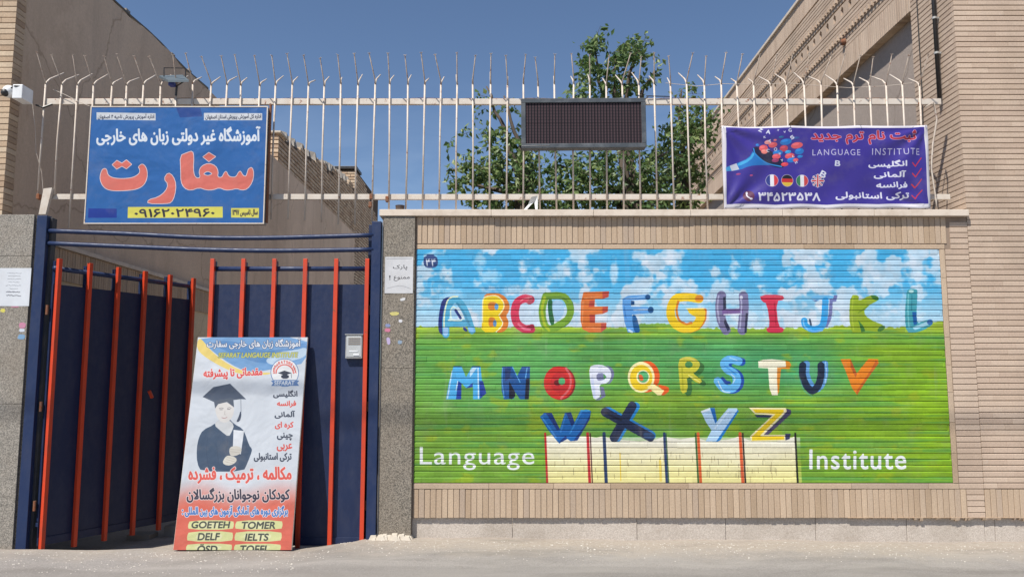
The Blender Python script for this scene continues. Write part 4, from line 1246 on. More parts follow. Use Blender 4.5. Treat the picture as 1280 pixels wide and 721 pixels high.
WO = [(3.6, (50,62,96))]
cv.text("آموزشگاه زبان های خارجی سفارت", (266.6, 424.6, 381.5, 436.5), (236,240,246), bold=1.3, outline=[(2.6, (52,70,110))])
cv.text("SEFARAT LANGAUGE INSTITUTE", (280, 441.4, 378, 447.4), (206,206,110), bold=1.0, shear=.25, outline=[(1.6, (90,110,90))])
cv.text("مقدماتی تا پیشرفته", (261.5, 461.5, 333.5, 475), (226,70,66), bold=1.8, outline=[(3.0, (236,226,226))], tilt=-0.03)
# emblem
cv.ell(361.2, 466.2, 17.4, 17.4, (86,124,178)); cv.ell(361.2, 466.2, 16.6, 16.6, (236,238,240))
for k in range(13):
    a = math.pi*(0.02+0.96*k/12)
    cv.text("SEFARATSEFARA"[k], (361.2-13.2*math.cos(a)-1.2, 466.2-13.2*math.sin(a)-1.8, 361.2-13.2*math.cos(a)+1.2, 466.2-13.2*math.sin(a)+1.8), (220,90,80), bold=.8)
t = np.linspace(math.pi, 2*math.pi, 20)
cv.stroke(np.stack([361.2+10.6*np.cos(t), 467+10.6*np.sin(t)], 1), 1.4, (222,96,88), k=2)
cv.poly([T([(640,240),(678,226),(720,240),(680,254)])], (48,56,74)); cv.poly([T([(658,250),(704,250),(702,272),(660,272)])], (48,56,74), smooth=1)
cv.stroke(T([(716,242),(718,268)]), 0.5, (48,56,74))
cv.poly([T([(600,284),(620,280),(740,280),(762,284),(750,298),(760,314),(600,314),(612,298)])], (96,132,184))
cv.text("SEFARAT", (348, 476.3, 373, 481.4), (226,232,240), bold=.8, shear=.15)
BK, RD = (58,66,84), (222,86,76)
for s_, bx, c_ in (("انگلیسی",(346.6,488,375.9,497.5),BK),("فرانسه",(351,501,374,509),RD),("آلمانی",(347.7,513.5,372.4,522.8),BK),("کره ای",(347.7,527,370.3,536),RD),("چینی",(350,541,369,550),BK),("عربی",(349.4,554.5,368,563.5),RD),("ترکی استانبولی",(320.7,565.8,366.9,576.5),BK)):
    cv.text(s_, bx, c_, bold=1.6)
# student in cap and gown (traced in a 5.547x enlargement)
G = lambda pts: T(pts, 235, 470, 5.547)
GOWN, SK, CAPC = (70,88,112), (226,222,218), (86,96,112)
cv.poly([G([(240,300),(205,335),(130,370),(100,420),(82,500),(82,600),(110,660),(400,660),(430,600),(462,520),(462,500),(445,480),(420,400),(400,360),(345,330),(310,290)])], GOWN, smooth=1)
cv.poly([G([(205,335),(240,300),(310,300),(345,335),(330,380),(305,420),(255,380)])], (214,216,218), smooth=1)
cv.poly([G([(218,215),(250,185),(300,180),(345,200),(348,250),(325,300),(280,325),(240,305),(222,260)])], SK, smooth=2)
cv.poly([G([(135,142),(210,75),(325,52),(432,160),(400,158),(345,165),(348,215),(300,178),(240,192),(218,222),(212,178)])], CAPC, smooth=0)
cv.poly([G([(135,142),(210,75),(325,52),(432,160),(370,158),(320,150),(230,165)])], (74,86,106), smooth=0)
cv.stroke(G([(396,160),(395,250)]), 0.5, (70,80,100)); cv.poly([G([(392,235),(398,270),(385,312),(358,318),(378,280)])], (70,80,100), smooth=1)
for q in ([(245,222),(262,218),(275,222)],[(302,220),(316,216),(328,220)]): cv.stroke(G(q), 0.5, (96,92,100))
cv.stroke(G([(262,285),(280,290),(298,283)]), 0.6, (170,110,112)); cv.stroke(G([(285,240),(282,262),(290,266)]), 0.35, (150,138,136))
cv.stroke(G([(250,230),(268,230)]), 0.7, (96,92,100)); cv.stroke(G([(302,228),(320,228)]), 0.7, (96,92,100))
cv.poly([G([(340,370),(412,378),(395,480),(385,540),(330,520)])], (226,230,236), smooth=0)
cv.poly([G([(310,490),(350,480),(388,490),(392,520),(370,545),(320,555),(305,530)])], (216,212,202), smooth=1)
cv.poly([G([(255,600),(275,560),(300,545),(350,560),(358,585),(330,610),(290,620)])], (222,218,206), smooth=1)
for q in ([(315,505),(385,510)],[(312,520),(380,528)],[(290,560),(340,575)],[(285,575),(345,592)],[(275,590),(330,605)]): cv.stroke(G(q), 0.3, (168,160,150))
for q in ([(160,420),(150,520),(160,620)],[(300,430),(285,520)],[(420,430),(430,520)],[(220,480),(230,600)]): cv.stroke(G(q), 0.7, (58,74,98), alpha=.6)
cv.text("مکالمه ، ترمیک ، فشرده", (239, 583.5, 366, 603.5), (228,96,84), bold=3.0, outline=[(3.2, (240,232,232))])
cv.text("کودکان نوجوانان بزرگسالان", (235.8, 609.5, 363.4, 627.5), (66,62,78), bold=2.4, outline=[(3.0, (244,226,222))])
cv.text("برگزاری دوره های آمادگی آزمون های بین المللی :", (229.4, 632, 360.5, 645.8), (66,118,190), bold=1.6, outline=[(2.8, (240,240,246))])
for r_, (ya, yb) in enumerate(((465,527),(537,605),(618,668))):
    for c_, (xa, xb) in enumerate(((137-r_*9,425-r_*8),(440-r_*6,737-r_*7))):
        K = lambda pts: T(pts, 210, 560, 5.15)
        cv.poly([K([(xa+12,ya),(xb,ya),(xb+6,(ya+yb)/2),(xb-6,yb),(xa,yb),(xa-4,(ya+yb)/2)])], (222,224,160), smooth=1)
        cv.poly([K([(xa+60,ya+8),(xb-60,ya+8),(xb-70,yb-8),(xa+50,yb-8)])], (238,236,196), smooth=2, alpha=.6)
for s_, (xa, ya, xb, yb) in (("GOETEH",(158,473,406,516)),("TOMER",(482,476,692,520)),("DELF",(193,550,338,594)),("IELTS",(498,553,650,598)),("ÖSD",(190,622,318,676)),("TOEFL",(468,630,648,678))):
    q = T([(xa,ya),(xb,yb)], 210, 560, 5.15)
    cv.text(s_, (q[0][0], q[0][1], q[1][0], q[1][1]), (78,82,74), bold=1.7, shear=.2)
wr = fbm(hh, ww, 90, 30, 95, 3); cv.a *= (1+0.10*(wr-.5)*sstep(.86, 1, yy))[..., None]
M_poster = mat_print("poster_print", cv.image("poster_print"), 0.45, 0.62, 0.05, wave=.5)
yb_ = 8.13
xb0, zb0 = P(216.5, 688, yb_); xb1, _ = P(364, 688, yb_)
bw = xb1-xb0
yt_ = 8.60-0.075
xt, zt_ = P(323, 422.5, yt_)
pcx = (xb0+xb1)/2
blen = math.hypot(zt_-zb0, yt_-yb_); ang = math.atan2(yt_-yb_, zt_-zb0)
board = thing("leaning_signboard", "tall printed poster board of a student in graduation cap leaning against the gate", "signboard", (pcx, yb_, gz(pcx, yb_)+0.004))
board.rotation_euler = (-ang, 0, 0)
me_o = flat_print("printed_sheet", M_poster, -bw/2, bw/2, 0.0, blen, 0.0, None, 0.002)
me_o.location = (0, 0, blen/2); me_o.parent = board
def bar_local(name, x0, x1, y0, y1, z0, z1, mat, parent, bevel=0.002):
    m_ = MB(); m_.box(x0, x1, y0, y1, z0, z1)
    me = bpy.data.meshes.new(name); me.from_pydata(m_.v, [], m_.f); me.materials.append(mat)
    o = bpy.data.objects.new(name, me); put(o, parent)
    md = o.modifiers.new("bevel", 'BEVEL'); md.width = bevel; md.segments = 2
    return o
for nm, q in (("frame_bar", (-bw/2-.004, -bw/2+.022, 0.003, 0.027, 0, blen)), ("frame_bar", (bw/2-.022, bw/2+.004, 0.003, 0.027, 0, blen)),
              ("frame_bar", (-bw/2+.022, bw/2-.022, 0.003, 0.027, 0, 0.025)), ("frame_bar", (-bw/2+.022, bw/2-.022, 0.003, 0.027, blen-.025, blen)),
              ("frame_bar", (-bw/2+.022, bw/2-.022, 0.003, 0.027, blen*.5, blen*.5+.025))):
    bar_local(nm, *q, M_cream, board)

# ------------------------------------------------------------------ spiked fence over the wall and the gate
FY = F+0.11
fence = thing("spiked_fence", "cream painted steel fence with forked spikes running above the wall and the gate", "fence", (0, FY, P(640, 246, FY)[1]))
RZ1 = P(640, 127, FY)[1]; RZ0 = P(640, 246, FY)[1]
fx0 = P(52, 127, FY)[0]; fx1 = P(1178, 127, FY)[0]
def railp(u0, u1, z, h, y=FY, name="rail"):
    a = P(u0, 180, y)[0]; b = P(u1, 180, y)[0]
    m_ = MB(); m_.box(a, b, y, y+0.04, z-h/2, z+h/2); return m_.build(name, M_rail, fence, bevel=0.004)
railp(51, 1180, RZ1, 0.066); railp(60, 1184, RZ0, 0.060)
# ragged wire tied on the upper rail
m_ = MB(); pts = []
x = fx0
while x < fx1:
    pts.append((x, FY+0.02+random.uniform(-.01, .01), RZ1+0.037+random.uniform(0, .006))); x += 0.09
m_.tube(pts, 0.003, 4); m_.build("tie_wire", M_rust, fence)
nbar = 54
ubs = [P(52.0+i*20.75, 180, FY)[0] for i in range(nbar)]
uskip = set()
for i, x in enumerate(ubs):
    u_at = 52.0+i*20.75
    over_gate = u_at < 470
    zb = (P(0, 277+random.uniform(-4, 5) if u_at > 330 else 281+random.uniform(-4, 4), FY)[1]) if over_gate else COP_T-0.01
    if u_at < 80: zb = P(0, 244, FY)[1]
    zf = P(0, 106+random.uniform(-1.5, 1.5), FY)[1]
    yb = FY-0.012
    j = random.gauss(0, .008)
    m_ = MB()
    bw_ = random.gauss(0, .0045); m_.tube([(x, yb, zb), (x+j*.4+bw_, yb, (zb+zf)/2), (x+j, yb, zf)], 0.0098, 7)
    # long prong leaning out over the street, ending in a burr
    tip = Vector((x+j+random.gauss(0, .022), yb-0.21+random.uniform(-.03, .03), zf+0.25+random.uniform(-.02, .015)))
    m2 = MB(); m2.tube([(x+j, yb, zf-0.02), (x+j, yb-0.02, zf+0.03), tip], [0.008, 0.0065, 0.0055], 6)
    for a in range(5):
        ang_ = a*1.257+random.random(); e = tip+Vector((math.cos(ang_)*.018, math.sin(ang_)*.014, random.uniform(-.004, .014)))
        m2.tube([tip, e], [0.004, 0.0015], 4)
    # short prong curving back towards the yard
    k_ = random.uniform(.6, 1.15); lx = random.gauss(0, .018)
    m_.tube([(x+j, yb, zf-0.035), (x+j, yb+0.012, zf+0.012), (x+j+lx*.3, yb+0.07*k_, zf+0.07*k_), (x+j+lx, yb+0.33*k_, zf+0.235*k_+random.uniform(-.02, .02))], [.0098, .0095, .0085, .006], 6)
    br = m_.build("bar", M_cream, fence, smooth=True)
    m2.build("prong", M_prong, br, smooth=True)
# rusty stub post at the left end, and rusty brackets by the gate corner
m_ = MB(); a, zt = P(51, 236, FY-.05); b, zb = P(60, 268, FY-.05)
m_.prism([(a+.035, FY-.06, zt), (b+.03, FY-.06, zt+.01), (b+.03, FY-.02, zt), (a+.035, FY-.02, zt)], [(a, FY-.06, zb), (b-.02, FY-.06, zb), (b-.02, FY-.02, zb), (a, FY-.02, zb)])
m_.build("stub_post", M_rail, fence)
for u, v in ((48,246),(58,243),(464,246),(463,256),(484,249)):
    m_ = MB(); a, b = P(u, v, FY-.01); m_.box(a-.018, a+.018, FY-.03, FY+.03, b-.03, b+.03)
    m_.build("rusty_bracket", M_rust, fence, bevel=.006)
for yq, pq in ((FY-.03, ((66,112),(80,118),(100,128),(112,133))), (FY+.05, ((40,125),(44,160),(45,190),(52,215),(54,240))),
               (FY, ((832,104),(870,108),(905,105),(950,106),(985,104),(1020,107),(1060,110),(1105,108),(1140,104)))):
    q = [P(u, v, yq) for u, v in pq]; m_ = MB(); m_.tube([(a, yq, b) for a, b in q], 0.003, 4); m_.build("tie_wire", M_cream, fence)

# white pipe at the right end of the fence
m_ = MB()
q = [P(u, v, F+.03) for u, v in ((1157,134),(1167,128),(1171,150),(1166,180),(1164,210),(1170,250),(1171,263))]
m_.tube([(a, F+.03, b) for a, b in q], 0.009, 6)
o = m_.build("thin_pipe", M_cream, smooth=True); tag(o, "thin cream conduit bending down beside the purple banner's right edge", "pipe")

# brown can and rag
x, z = P(500, 258, F+.05)
m_ = MB(); m_.tube([(x, F+.05, COP_T), (x, F+.05, COP_T+.055)], [0.045, 0.048], 14); m_.tube([(x, F+.05, COP_T+.056), (x, F+.05, COP_T+.062)], 0.05, 14)
o = m_.build("small_can", M_can); tag(o, "small dark brown can standing on the wall coping beside the gate", "can")
pts = [P(u, v, FY-.05) for u, v in ((654,263),(660,256),(664,247),(672,245),(673,250),(672,262),(669,262),(668,252),(664,256),(658,263))]
m_ = MB(); n_ = len(pts)
m_.add([(a, FY-.06+.02*math.sin(i*2.), b) for i, (a, b) in enumerate(pts)]+[(a, FY-.045+.02*math.sin(i*2.), b) for i, (a, b) in enumerate(pts)],
       [tuple(range(n_)), tuple(reversed(range(n_, 2*n_)))]+[(k, (k+1) % n_, n_+(k+1) % n_, n_+k) for k in range(n_)])
o = m_.build("torn_rag", M_cloth); tag(o, "torn white rag hanging on the fence's lower rail left of the display", "rag")

# ------------------------------------------------------------------ blue sign
SY = F-0.04
TL, TR_, BR, BL = (114,134), (334.5,137), (328.5,280.5), (104,277)
cv = Canvas(1100, 720, homog([TL, TR_, BR, BL], [(0,0),(1100,0),(1100,720),(0,720)]), (44,104,174))
cv.a *= (0.96+0.08*fbm(cv.h, cv.w, 5, 7, 101))[..., None]
Q = lambda pts: [(x/4.24+95, y/4.24+120) for x, y in pts]
cv.poly([Q([(530,68),(660,72),(670,115),(550,120)])], (38,74,148)); cv.poly([Q([(57,590),(208,594),(208,642),(55,640)])], (30,58,152))
cv.poly([Q([(105,86),(420,95),(420,133),(105,124)])], (216,220,226)); cv.poly([Q([(678,97),(990,103),(990,140),(678,136)])], (216,220,226))
q = Q([(112,96),(412,126)]); cv.text("اداره آموزش پرورش ناحیه ۴ اصفهان", (q[0][0], q[0][1], q[1][0], q[1][1]), (52,58,78), bold=0.8, tilt=0.01)
q = Q([(686,104),(984,136)]); cv.text("اداره کل آموزش پرورش استان اصفهان", (q[0][0], q[0][1], q[1][0], q[1][1]), (52,58,78), bold=0.8)
q = Q([(105,163),(978,258)]); cv.text("آموزشگاه غیر دولتی زبان های خارجی", (q[0][0], q[0][1], q[1][0], q[1][1]), (232,238,246), bold=3.2, tilt=0.012)
SF = [[(550,320),(584,306),(616,296),(622,330),(618,390),(624,428),(640,442),(658,436),(650,405),(662,378),(700,362),(738,376),(752,405),(747,436),(772,440),(786,412),(796,406),(806,430),(822,438),(848,438),(862,412),(872,406),(884,430),(902,436),(910,412),(914,396),(934,386),(943,420),(934,466),(908,500),(880,506),(850,496),(822,503),(790,504),(758,490),(724,502),(688,502),(650,488),(604,504),(570,490),(553,456),(553,400)][::-1],
      [(672,418),(684,408),(698,404),(712,410),(722,418),(708,426),(694,428),(682,424)]]
REH = [(484,408),(510,426),(526,470),(518,530),(500,566),(470,571),(374,569),(378,550),(430,538),(470,508),(486,470),(462,440)]
TEH = [(137,382),(156,384),(160,416),(190,434),(250,438),(300,432),(334,410),(334,386),(324,376),(348,358),(370,384),(373,430),(356,470),(320,492),(260,499),(180,499),(140,482),(120,440),(125,405)]
D1 = [(672,328),(703,306),(738,328),(703,353)]; D2 = [(187,362),(211,341),(238,356),(262,339),(289,362),(262,384),(238,370),(210,385)]
OUT = [(5.0, (58,60,110)), (3.6, (236,230,236))]
for cs, sm in ((SF, 1), ([REH], 1), ([TEH], 2), ([D1], 0), ([D2], 0)):
    cv.poly([Q(c) for c in cs], (226,118,104), smooth=sm, outline=OUT)
cv.poly([Q([(268,586),(775,592),(775,650),(266,644)])], (232,224,96)); cv.poly([Q([(820,600),(970,602),(968,654),(820,650)])], (228,220,100))
q = Q([(304,599),(730,640)]); cv.text("۰۹۱۶۲۰۲۴۹۶۰", (q[0][0], q[0][1], q[1][0], q[1][1]), (52,50,60), bold=2.2, tilt=0.008)
q = Q([(828,608),(962,646)]); cv.text("سال تاسیس ۱۳۹۷", (q[0][0], q[0][1], q[1][0], q[1][1]), (62,58,64), bold=1.2)
M_sign = mat_print("sign_print", cv.image("sign_print"), 0.4, 0.70, 0.03, wave=.5)
a0, b1 = P(114, 133.5, SY-.03); a1, _ = P(334.5, 136, SY-.03); _, b0 = P(216, 279.5, SY-.03)
sign = thing("institute_sign", "large blue box sign with coral Persian lettering fixed to the fence above the gate", "sign", ((a0+a1)/2, SY, (b0+b1)/2))
MB().box(a0, a1, SY-0.027, SY+0.075, b0, b1).build("sign_box", mat_plain("sign_side", (0.30, 0.28, 0.27), 0.6, dirt=0.5, rust=0.2), sign, bevel=0.004)
flat_print("printed_face", M_sign, a0+.008, a1-.008, b0+.008, b1-.008, SY-0.0305, sign, 0.002)
for q in ((a0-.004, a0+.007, b0-.004, b1+.004), (a1-.007, a1+.004, b0-.004, b1+.004)):
    MB().box(q[0], q[1], SY-0.034, SY-0.0275, q[2], q[3]).build("edge_trim", M_rail, sign)
for q in ((b0-.004, b0+.007), (b1-.007, b1+.004)):
    MB().box(a0+.0075, a1-.0075, SY-0.034, SY-0.0275, *q).build("edge_trim", M_rail, sign)
MB().box(a1+.006, a1+.022, SY+.01, SY+.05, b0+.02, b1+.05).build("mounting_strip", M_rust, sign)

# ------------------------------------------------------------------ LED display
DY = F-0.02
a0, b1 = P(651.5, 123, DY-.05); a1, _ = P(807, 121.5, DY-.05); _, b0 = P(730, 184.8, DY-.05)
led = thing("led_display", "dark switched off LED message display hung on the fence above the mural", "display", ((a0+a1)/2, DY, (b0+b1)/2))
led.rotation_euler = (0, R(-0.35), 0)
MB().box(a0+.005, a1-.005, DY-0.03, DY+0.085, b0+.005, b1-.005).build("casing", M_dark_frame, led, bevel=0.004)
fw = 0.048
for q in ((a0, a1, b1-fw, b1), (a0, a1, b0, b0+fw)):
    MB().box(q[0], q[1], DY-0.055, DY-0.0305, q[2], q[3]).build("frame_bar", M_dark_frame, led, bevel=0.004)
for q in ((a0, a0+fw, b0+fw+.001, b1-fw-.001), (a1-fw, a1, b0+fw+.001, b1-fw-.001)):
    MB().box(q[0], q[1], DY-0.055, DY-0.0305, q[2], q[3]).build("frame_bar", M_dark_frame, led, bevel=0.004)
def mat_led():
    m, n, p = nodes("led_matrix")
    v = wpos(n, (31, 0, 60))
    vo = N(n, "ShaderNodeTexVoronoi", Scale=1.0, Randomness=0.0); n.links.new(v, vo.inputs['Vector'])
    c = ramp(n, vo.outputs['Distance'], 0.25, 0.42, (0.085, 0.055, 0.062, 1), (0.012, 0.012, 0.016, 1))
    n.links.new(c, p.inputs['Base Color']); p.inputs['Roughness'].default_value = 0.8; p.inputs['Specular IOR Level'].default_value = 0.1
    return m
M_led = mat_led()
nc, nr = 10, 2
ix0, ix1, iz0, iz1 = a0+fw, a1-fw, b0+fw, b1-fw
for i in range(nc):
    for j in range(nr):
        w = (ix1-ix0)/nc; h = (iz1-iz0)/nr
        MB().box(ix0+i*w+.001, ix0+(i+1)*w-.001, DY-0.040-random.uniform(0, .0015), DY-0.031, iz0+j*h+.001, iz0+(j+1)*h-.001).build("led_module", M_led, led)

MB().tube([(a1-.02, DY+.06, b1-.01), (a1+.05, DY+.08, b1+.06), (a1+.04, FY-.02, RZ1+.05), (a1+.3, FY-.01, RZ1+.045)], .006, 5).build("power_cable", M_black, led)
for xq in (a0+.12, a1-.12):
    MB().box(xq-.015, xq+.015, DY+.02, FY-.001, b1+.0005, b1+.012).build("hanger", M_rust, led)
MB().tube([(a0+.0, DY-.058, b0+.02), (a0+.3, DY-.058, b0+.026)], .002, 4).build("label_strip", M_grey_metal, led)

# ------------------------------------------------------------------ purple banner
BYY = F+0.0
TL, TR_, BR, BL = (902,157.5), (1159,156.5), (1163,261.5), (905,262)
cv = Canvas(1300, 530, homog([TL, TR_, BR, BL], [(0,0),(1300,0),(1300,530),(0,530)]), (222,218,226))
Q = lambda pts: [(x/4.6545+895, y/4.6545+150) for x, y in pts]
cv.poly([Q([(58,42),(400,44),(800,46),(1212,40),(1225,300),(1232,490),(640,494),(62,492)])], (62,48,146))
cr_ = fbm(cv.h, cv.w, 5, 8, 111); cv.a *= (0.94+0.12*cr_)[..., None]
# megaphone
cv.poly([Q([(60,280),(130,248),(190,222),(212,182),(226,168),(262,222),(335,266),(250,266),(190,270),(135,294),(62,298)])], (34,120,200), smooth=1)
cv.poly([Q([(125,252),(190,228),(214,190),(222,200),(200,238),(130,272)])], (70,176,232), smooth=1)
cv.poly([Q([(80,268),(120,252),(136,288),(92,298)])], (206,210,224)); cv.poly([Q([(58,278),(80,268),(92,297),(60,299)])], (60,150,210))
q = Q([(305,218)])[0]; cv.ell(q[0], q[1], 23, 8.5, (26,26,62), rot=.50)
cv.stroke(Q([(216,168),(228,205),(290,252),(380,272)]), 1.5, (46,140,214))
random.seed(12)
RB_, BB_ = (226,92,100), (36,120,200)
for (x, y, rx, ry, c_) in ((275,165,26,20,RB_),(330,145,26,16,RB_),(395,165,24,18,(200,70,90)),(405,128,34,18,BB_),(470,148,34,18,RB_),(280,185,20,14,(236,130,120)),(360,190,30,16,BB_),(352,212,26,16,RB_),(430,208,28,16,RB_),(485,182,26,18,BB_),(440,232,26,14,BB_),(400,258,22,12,(210,70,80)),(345,235,22,12,(150,60,100)),(465,232,16,10,RB_),(300,130,20,12,(236,150,150)),(240,145,10,8,BB_),(378,100,16,7,(40,100,150)),(465,105,20,7,(40,80,150)),(490,212,16,8,(40,130,200)),(420,185,18,10,(60,160,220)),(130,316,14,6,(150,60,120)),(205,324,10,5,(180,70,130)),(342,118,10,6,(220,110,120))):
    q = Q([(x, y)])[0]; cv.ell(q[0], q[1], rx/4.6545, ry/4.6545, c_, rot=-.15)
    cv.ell(q[0]-rx*.05, q[1]-ry*.08, rx*.6/4.6545, ry*.4/4.6545, tuple(min(255, int(v_*1.12+10)) for v_ in c_), rot=-.15)
for s_, x, y, sz in (("Z",258,56,22),("A",302,68,24),("X",360,58,10),("S",442,102,20),("G",430,60,18),("K",281,100,12),("T",312,126,18),("C",302,178,16),("O",347,170,18),("W",372,195,12),("Y",385,235,14),("L",452,210,12),("B",703,256,30),("X",60,-40,4),("H",468,246,12),("V",398,70,12)):
    q = Q([(x-sz/2, y-sz/2),(x+sz/2, y+sz/2)]); cv.text(s_, (q[0][0], q[0][1], q[1][0], q[1][1]), (222,226,240), bold=1.4 if sz > 18 else .8, rot=(x*7 % 13-6)*.09)
def flag(cx, cy, kind):
    q = Q([(cx, cy)])[0]; r_ = 34/4.6545; cv.ell(q[0], q[1], r_*1.06, r_*1.06, (210,206,220))
    def band(i0, i1, col, vert=True):
        t = np.linspace(-1, 1, 31); pts = []
        a, b = i0*2-1, i1*2-1
        th = np.linspace(0, 2*math.pi, 60, endpoint=False)
        c0 = np.cos(th); s0 = np.sin(th)
        if vert: c0 = np.clip(c0, a, b)
        else: s0 = np.clip(s0, a, b)
        if vert: s0 = np.sign(s0)*np.minimum(abs(s0), np.sqrt(np.clip(1-c0**2, 0, 1))) if False else s0*1.0
        X_ = c0*r_+q[0]; Y_ = s0*r_+q[1]
        m = (np.hypot(X_-q[0], Y_-q[1]) <= r_*1.001)
        cv.poly([np.stack([X_, Y_], 1)[m]], col)
    if kind == 'fr': band(0, 1, (226,226,232)); band(0, .34, (36,52,130)); band(.66, 1, (206,58,66))
    if kind == 'it': band(0, 1, (226,226,232)); band(0, .34, (40,120,78)); band(.66, 1, (196,62,66))
    if kind == 'de': band(0, 1, (206,50,48)); band(0, .34, (30,28,32), False); band(.66, 1, (232,196,70), False)
    if kind == 'uk':
        cv.ell(q[0], q[1], r_, r_, (44,54,128)); k = r_*.7
        for a, b in ((-k, -k), (-k, k)):
            cv.stroke([(q[0]+a, q[1]+b), (q[0]-a, q[1]-b)], 2.4, (226,226,234)); cv.stroke([(q[0]+a, q[1]+b), (q[0]-a, q[1]-b)], 0.9, (200,56,64))
        for a, b in ((r_*.95, 0), (0, r_*.95)):
            cv.stroke([(q[0]-a, q[1]-b), (q[0]+a, q[1]+b)], 3.2, (228,228,236)); cv.stroke([(q[0]-a, q[1]-b), (q[0]+a, q[1]+b)], 1.8, (202,52,60))
flag(323, 355, 'fr'); flag(412, 355, 'de'); flag(501, 355, 'it'); flag(591, 355, 'uk')
q = Q([(622-17, 318-17),(622+17, 318+17)]); cv.text("B", (q[0][0], q[0][1], q[1][0], q[1][1]), (228,230,242), bold=1.6, rot=.5)
q = Q([(190, 445)])[0]; cv.ell(q[0], q[1], 7, 7, (96,44,78)); cv.stroke(Q([(178,428),(182,448),(202,464)]), 1.6, (228,226,236)); cv.ell(*Q([(180,427)])[0], 1.3, 1.8, (228,226,236)); cv.ell(*Q([(203,463)])[0], 1.8, 1.3, (228,226,236))
def tb(s_, a, b, c_, d, col, **kw):
    q = Q([(a, b), (c_, d)]); cv.text(s_, (q[0][0], q[0][1], q[1][0], q[1][1]), col, **kw)
tb("۳۴۵۲۳۵۳۸", 245, 426, 606, 472, (228,228,240), bold=2.4)
tb("ثبت نام ترم جدید", 553, 60, 1165, 140, (178,36,56), bold=2.6, outline=[(2.4, (226,190,214))])
tb("LANGUAGE", 560, 172, 838, 208, (196,192,222), bold=.0, space=1.25); tb("INSTITUTE", 908, 166, 1185, 204, (196,192,222), bold=.0, space=1.25)
tb("انگلیسی", 888, 236, 1105, 280, (226,226,240), bold=2.0); tb("آلمانی", 920, 298, 1102, 342, (226,226,240), bold=2.0)
tb("فرانسه", 935, 362, 1115, 404, (226,226,240), bold=2.0); tb("ترکی استانبولی", 697, 422, 1122, 468, (226,226,240), bold=2.0)
for y in (250, 312, 374, 440):
    cv.stroke(Q([(1140, y+2), (1158, y+22)]), 1.5, (206,50,66)); cv.stroke(Q([(1158, y+22), (1195, y-28)]), 1.2, (206,50,66))
M_banner = mat_print("banner_print", cv.image("banner_print"), 0.42, 0.72, 0.03, spec=0.5)
n1, n2 = 80, 32
vs, fs, uv = [], [], []
cor = [P(*c, BYY-.03) for c in (TL, TR_, BR, BL)]
for j in range(n2+1):
    for i in range(n1+1):
        s_, t_ = i/n1, j/n2
        tx = cor[3][0]*(1-s_)+cor[2][0]*s_; bx_ = cor[0][0]*(1-s_)+cor[1][0]*s_
        x = tx*(1-t_)+bx_*t_
        z = (cor[3][1]*(1-s_)+cor[2][1]*s_)*(1-t_)+(cor[0][1]*(1-s_)+cor[1][1]*s_)*t_
        # sag between the ties, folds radiating from the corners
        z += -0.010*abs(math.sin(s_*math.pi*3))*t_**6 + 0.012*abs(math.sin(s_*math.pi*4))*(1-t_)**6
        y = BYY-0.03
        for (cx_, cy_) in ((0, 0), (1, 0), (0, 1), (1, 1)):
            dx = (s_-cx_)*2.2; dy = (t_-cy_); rr = math.hypot(dx, dy); an = math.atan2(dy, dx)
            y += 0.018*math.exp(-rr*1.5)*math.sin(an*11+cx_*2+cy_)*min(1, rr*6)
        y += 0.009*math.sin(s_*17+t_*3)*math.sin(t_*math.pi)+0.006*math.sin(s_*31-t_*9)*(1-t_)
        vs.append((x, y, z)); uv.append((s_, t_))
for j in range(n2):
    for i in range(n1):
        a = j*(n1+1)+i; fs.append((a, a+1, a+n1+2, a+n1+1))
bn = thing("fabric_banner", "purple fabric banner with megaphone, flags and white Persian lettering tied to the fence", "banner", (sum(c[0] for c in cor)/4, BYY, sum(c[1] for c in cor)/4))
off = parent_world(bn)
me = bpy.data.meshes.new("banner_cloth"); me.from_pydata([tuple(Vector(v)-off) for v in vs], [], fs)
ul = me.uv_layers.new(name="UVMap")
for lp_ in me.loops: ul.data[lp_.index].uv = uv[lp_.vertex_index]
for p_ in me.polygons: p_.use_smooth = True
me.materials.append(M_banner)
o = bpy.data.objects.new("banner_cloth", me); put(o, bn)
md = o.modifiers.new("thickness", 'SOLIDIFY'); md.thickness = 0.0015; md.offset = -1
for (u, v) in ((904,159),(988,158),(1076,157),(1157,158),(907,260),(1030,261),(1110,261),(1161,260)):
    a, b = P(u, v, BYY-.035)
    MB().tube([(a, BYY-.045, b), (a+.004, BYY+.02, b+(.02 if v < 200 else -.015)), (a, FY, b+(.03 if v < 200 else .02))], 0.003, 5).build("tie_cord", M_black, bn)

# ------------------------------------------------------------------ cameras, box, floodlight
PLY = F+0.12                                  # front of the left building's pilaster
a, b = P(7, 113, F-.12)
sc_ = thing("security_camera", "white dome security camera beside the white junction box", "camera", (a, PLY, b))
m_ = MB(); m_.tube([(a, PLY+.0, b+.03), (a, F-.02, b+.03)], [0.045, 0.05], 12); m_.build("mount_arm", M_white, sc_, smooth=True)
def sphere(cx, cy, cz, r_, mat, name, parent, sy=1, nseg=14):
    vs, fs = [], []
    nr_ = nseg//2
    for i in range(nr_+1):
        for k in range(nseg):
            t1 = math.pi*i/nr_; t2 = 2*math.pi*k/nseg
            vs.append((cx+r_*math.sin(t1)*math.cos(t2), cy+sy*r_*math.sin(t1)*math.sin(t2), cz+r_*math.cos(t1)))
    for i in range(nr_):
        for k in range(nseg):
            fs.append((i*nseg+k, i*nseg+(k+1) % nseg, (i+1)*nseg+(k+1) % nseg, (i+1)*nseg+k))
    m_ = MB(); m_.add(vs, fs); return m_.build(name, mat, parent, smooth=True)
sphere(a-.005, F-.05, b+.01, 0.068, M_white, "camera_body", sc_)
sphere(a-.02, F-.095, b-.018, 0.042, M_black, "lens_dome", sc_)
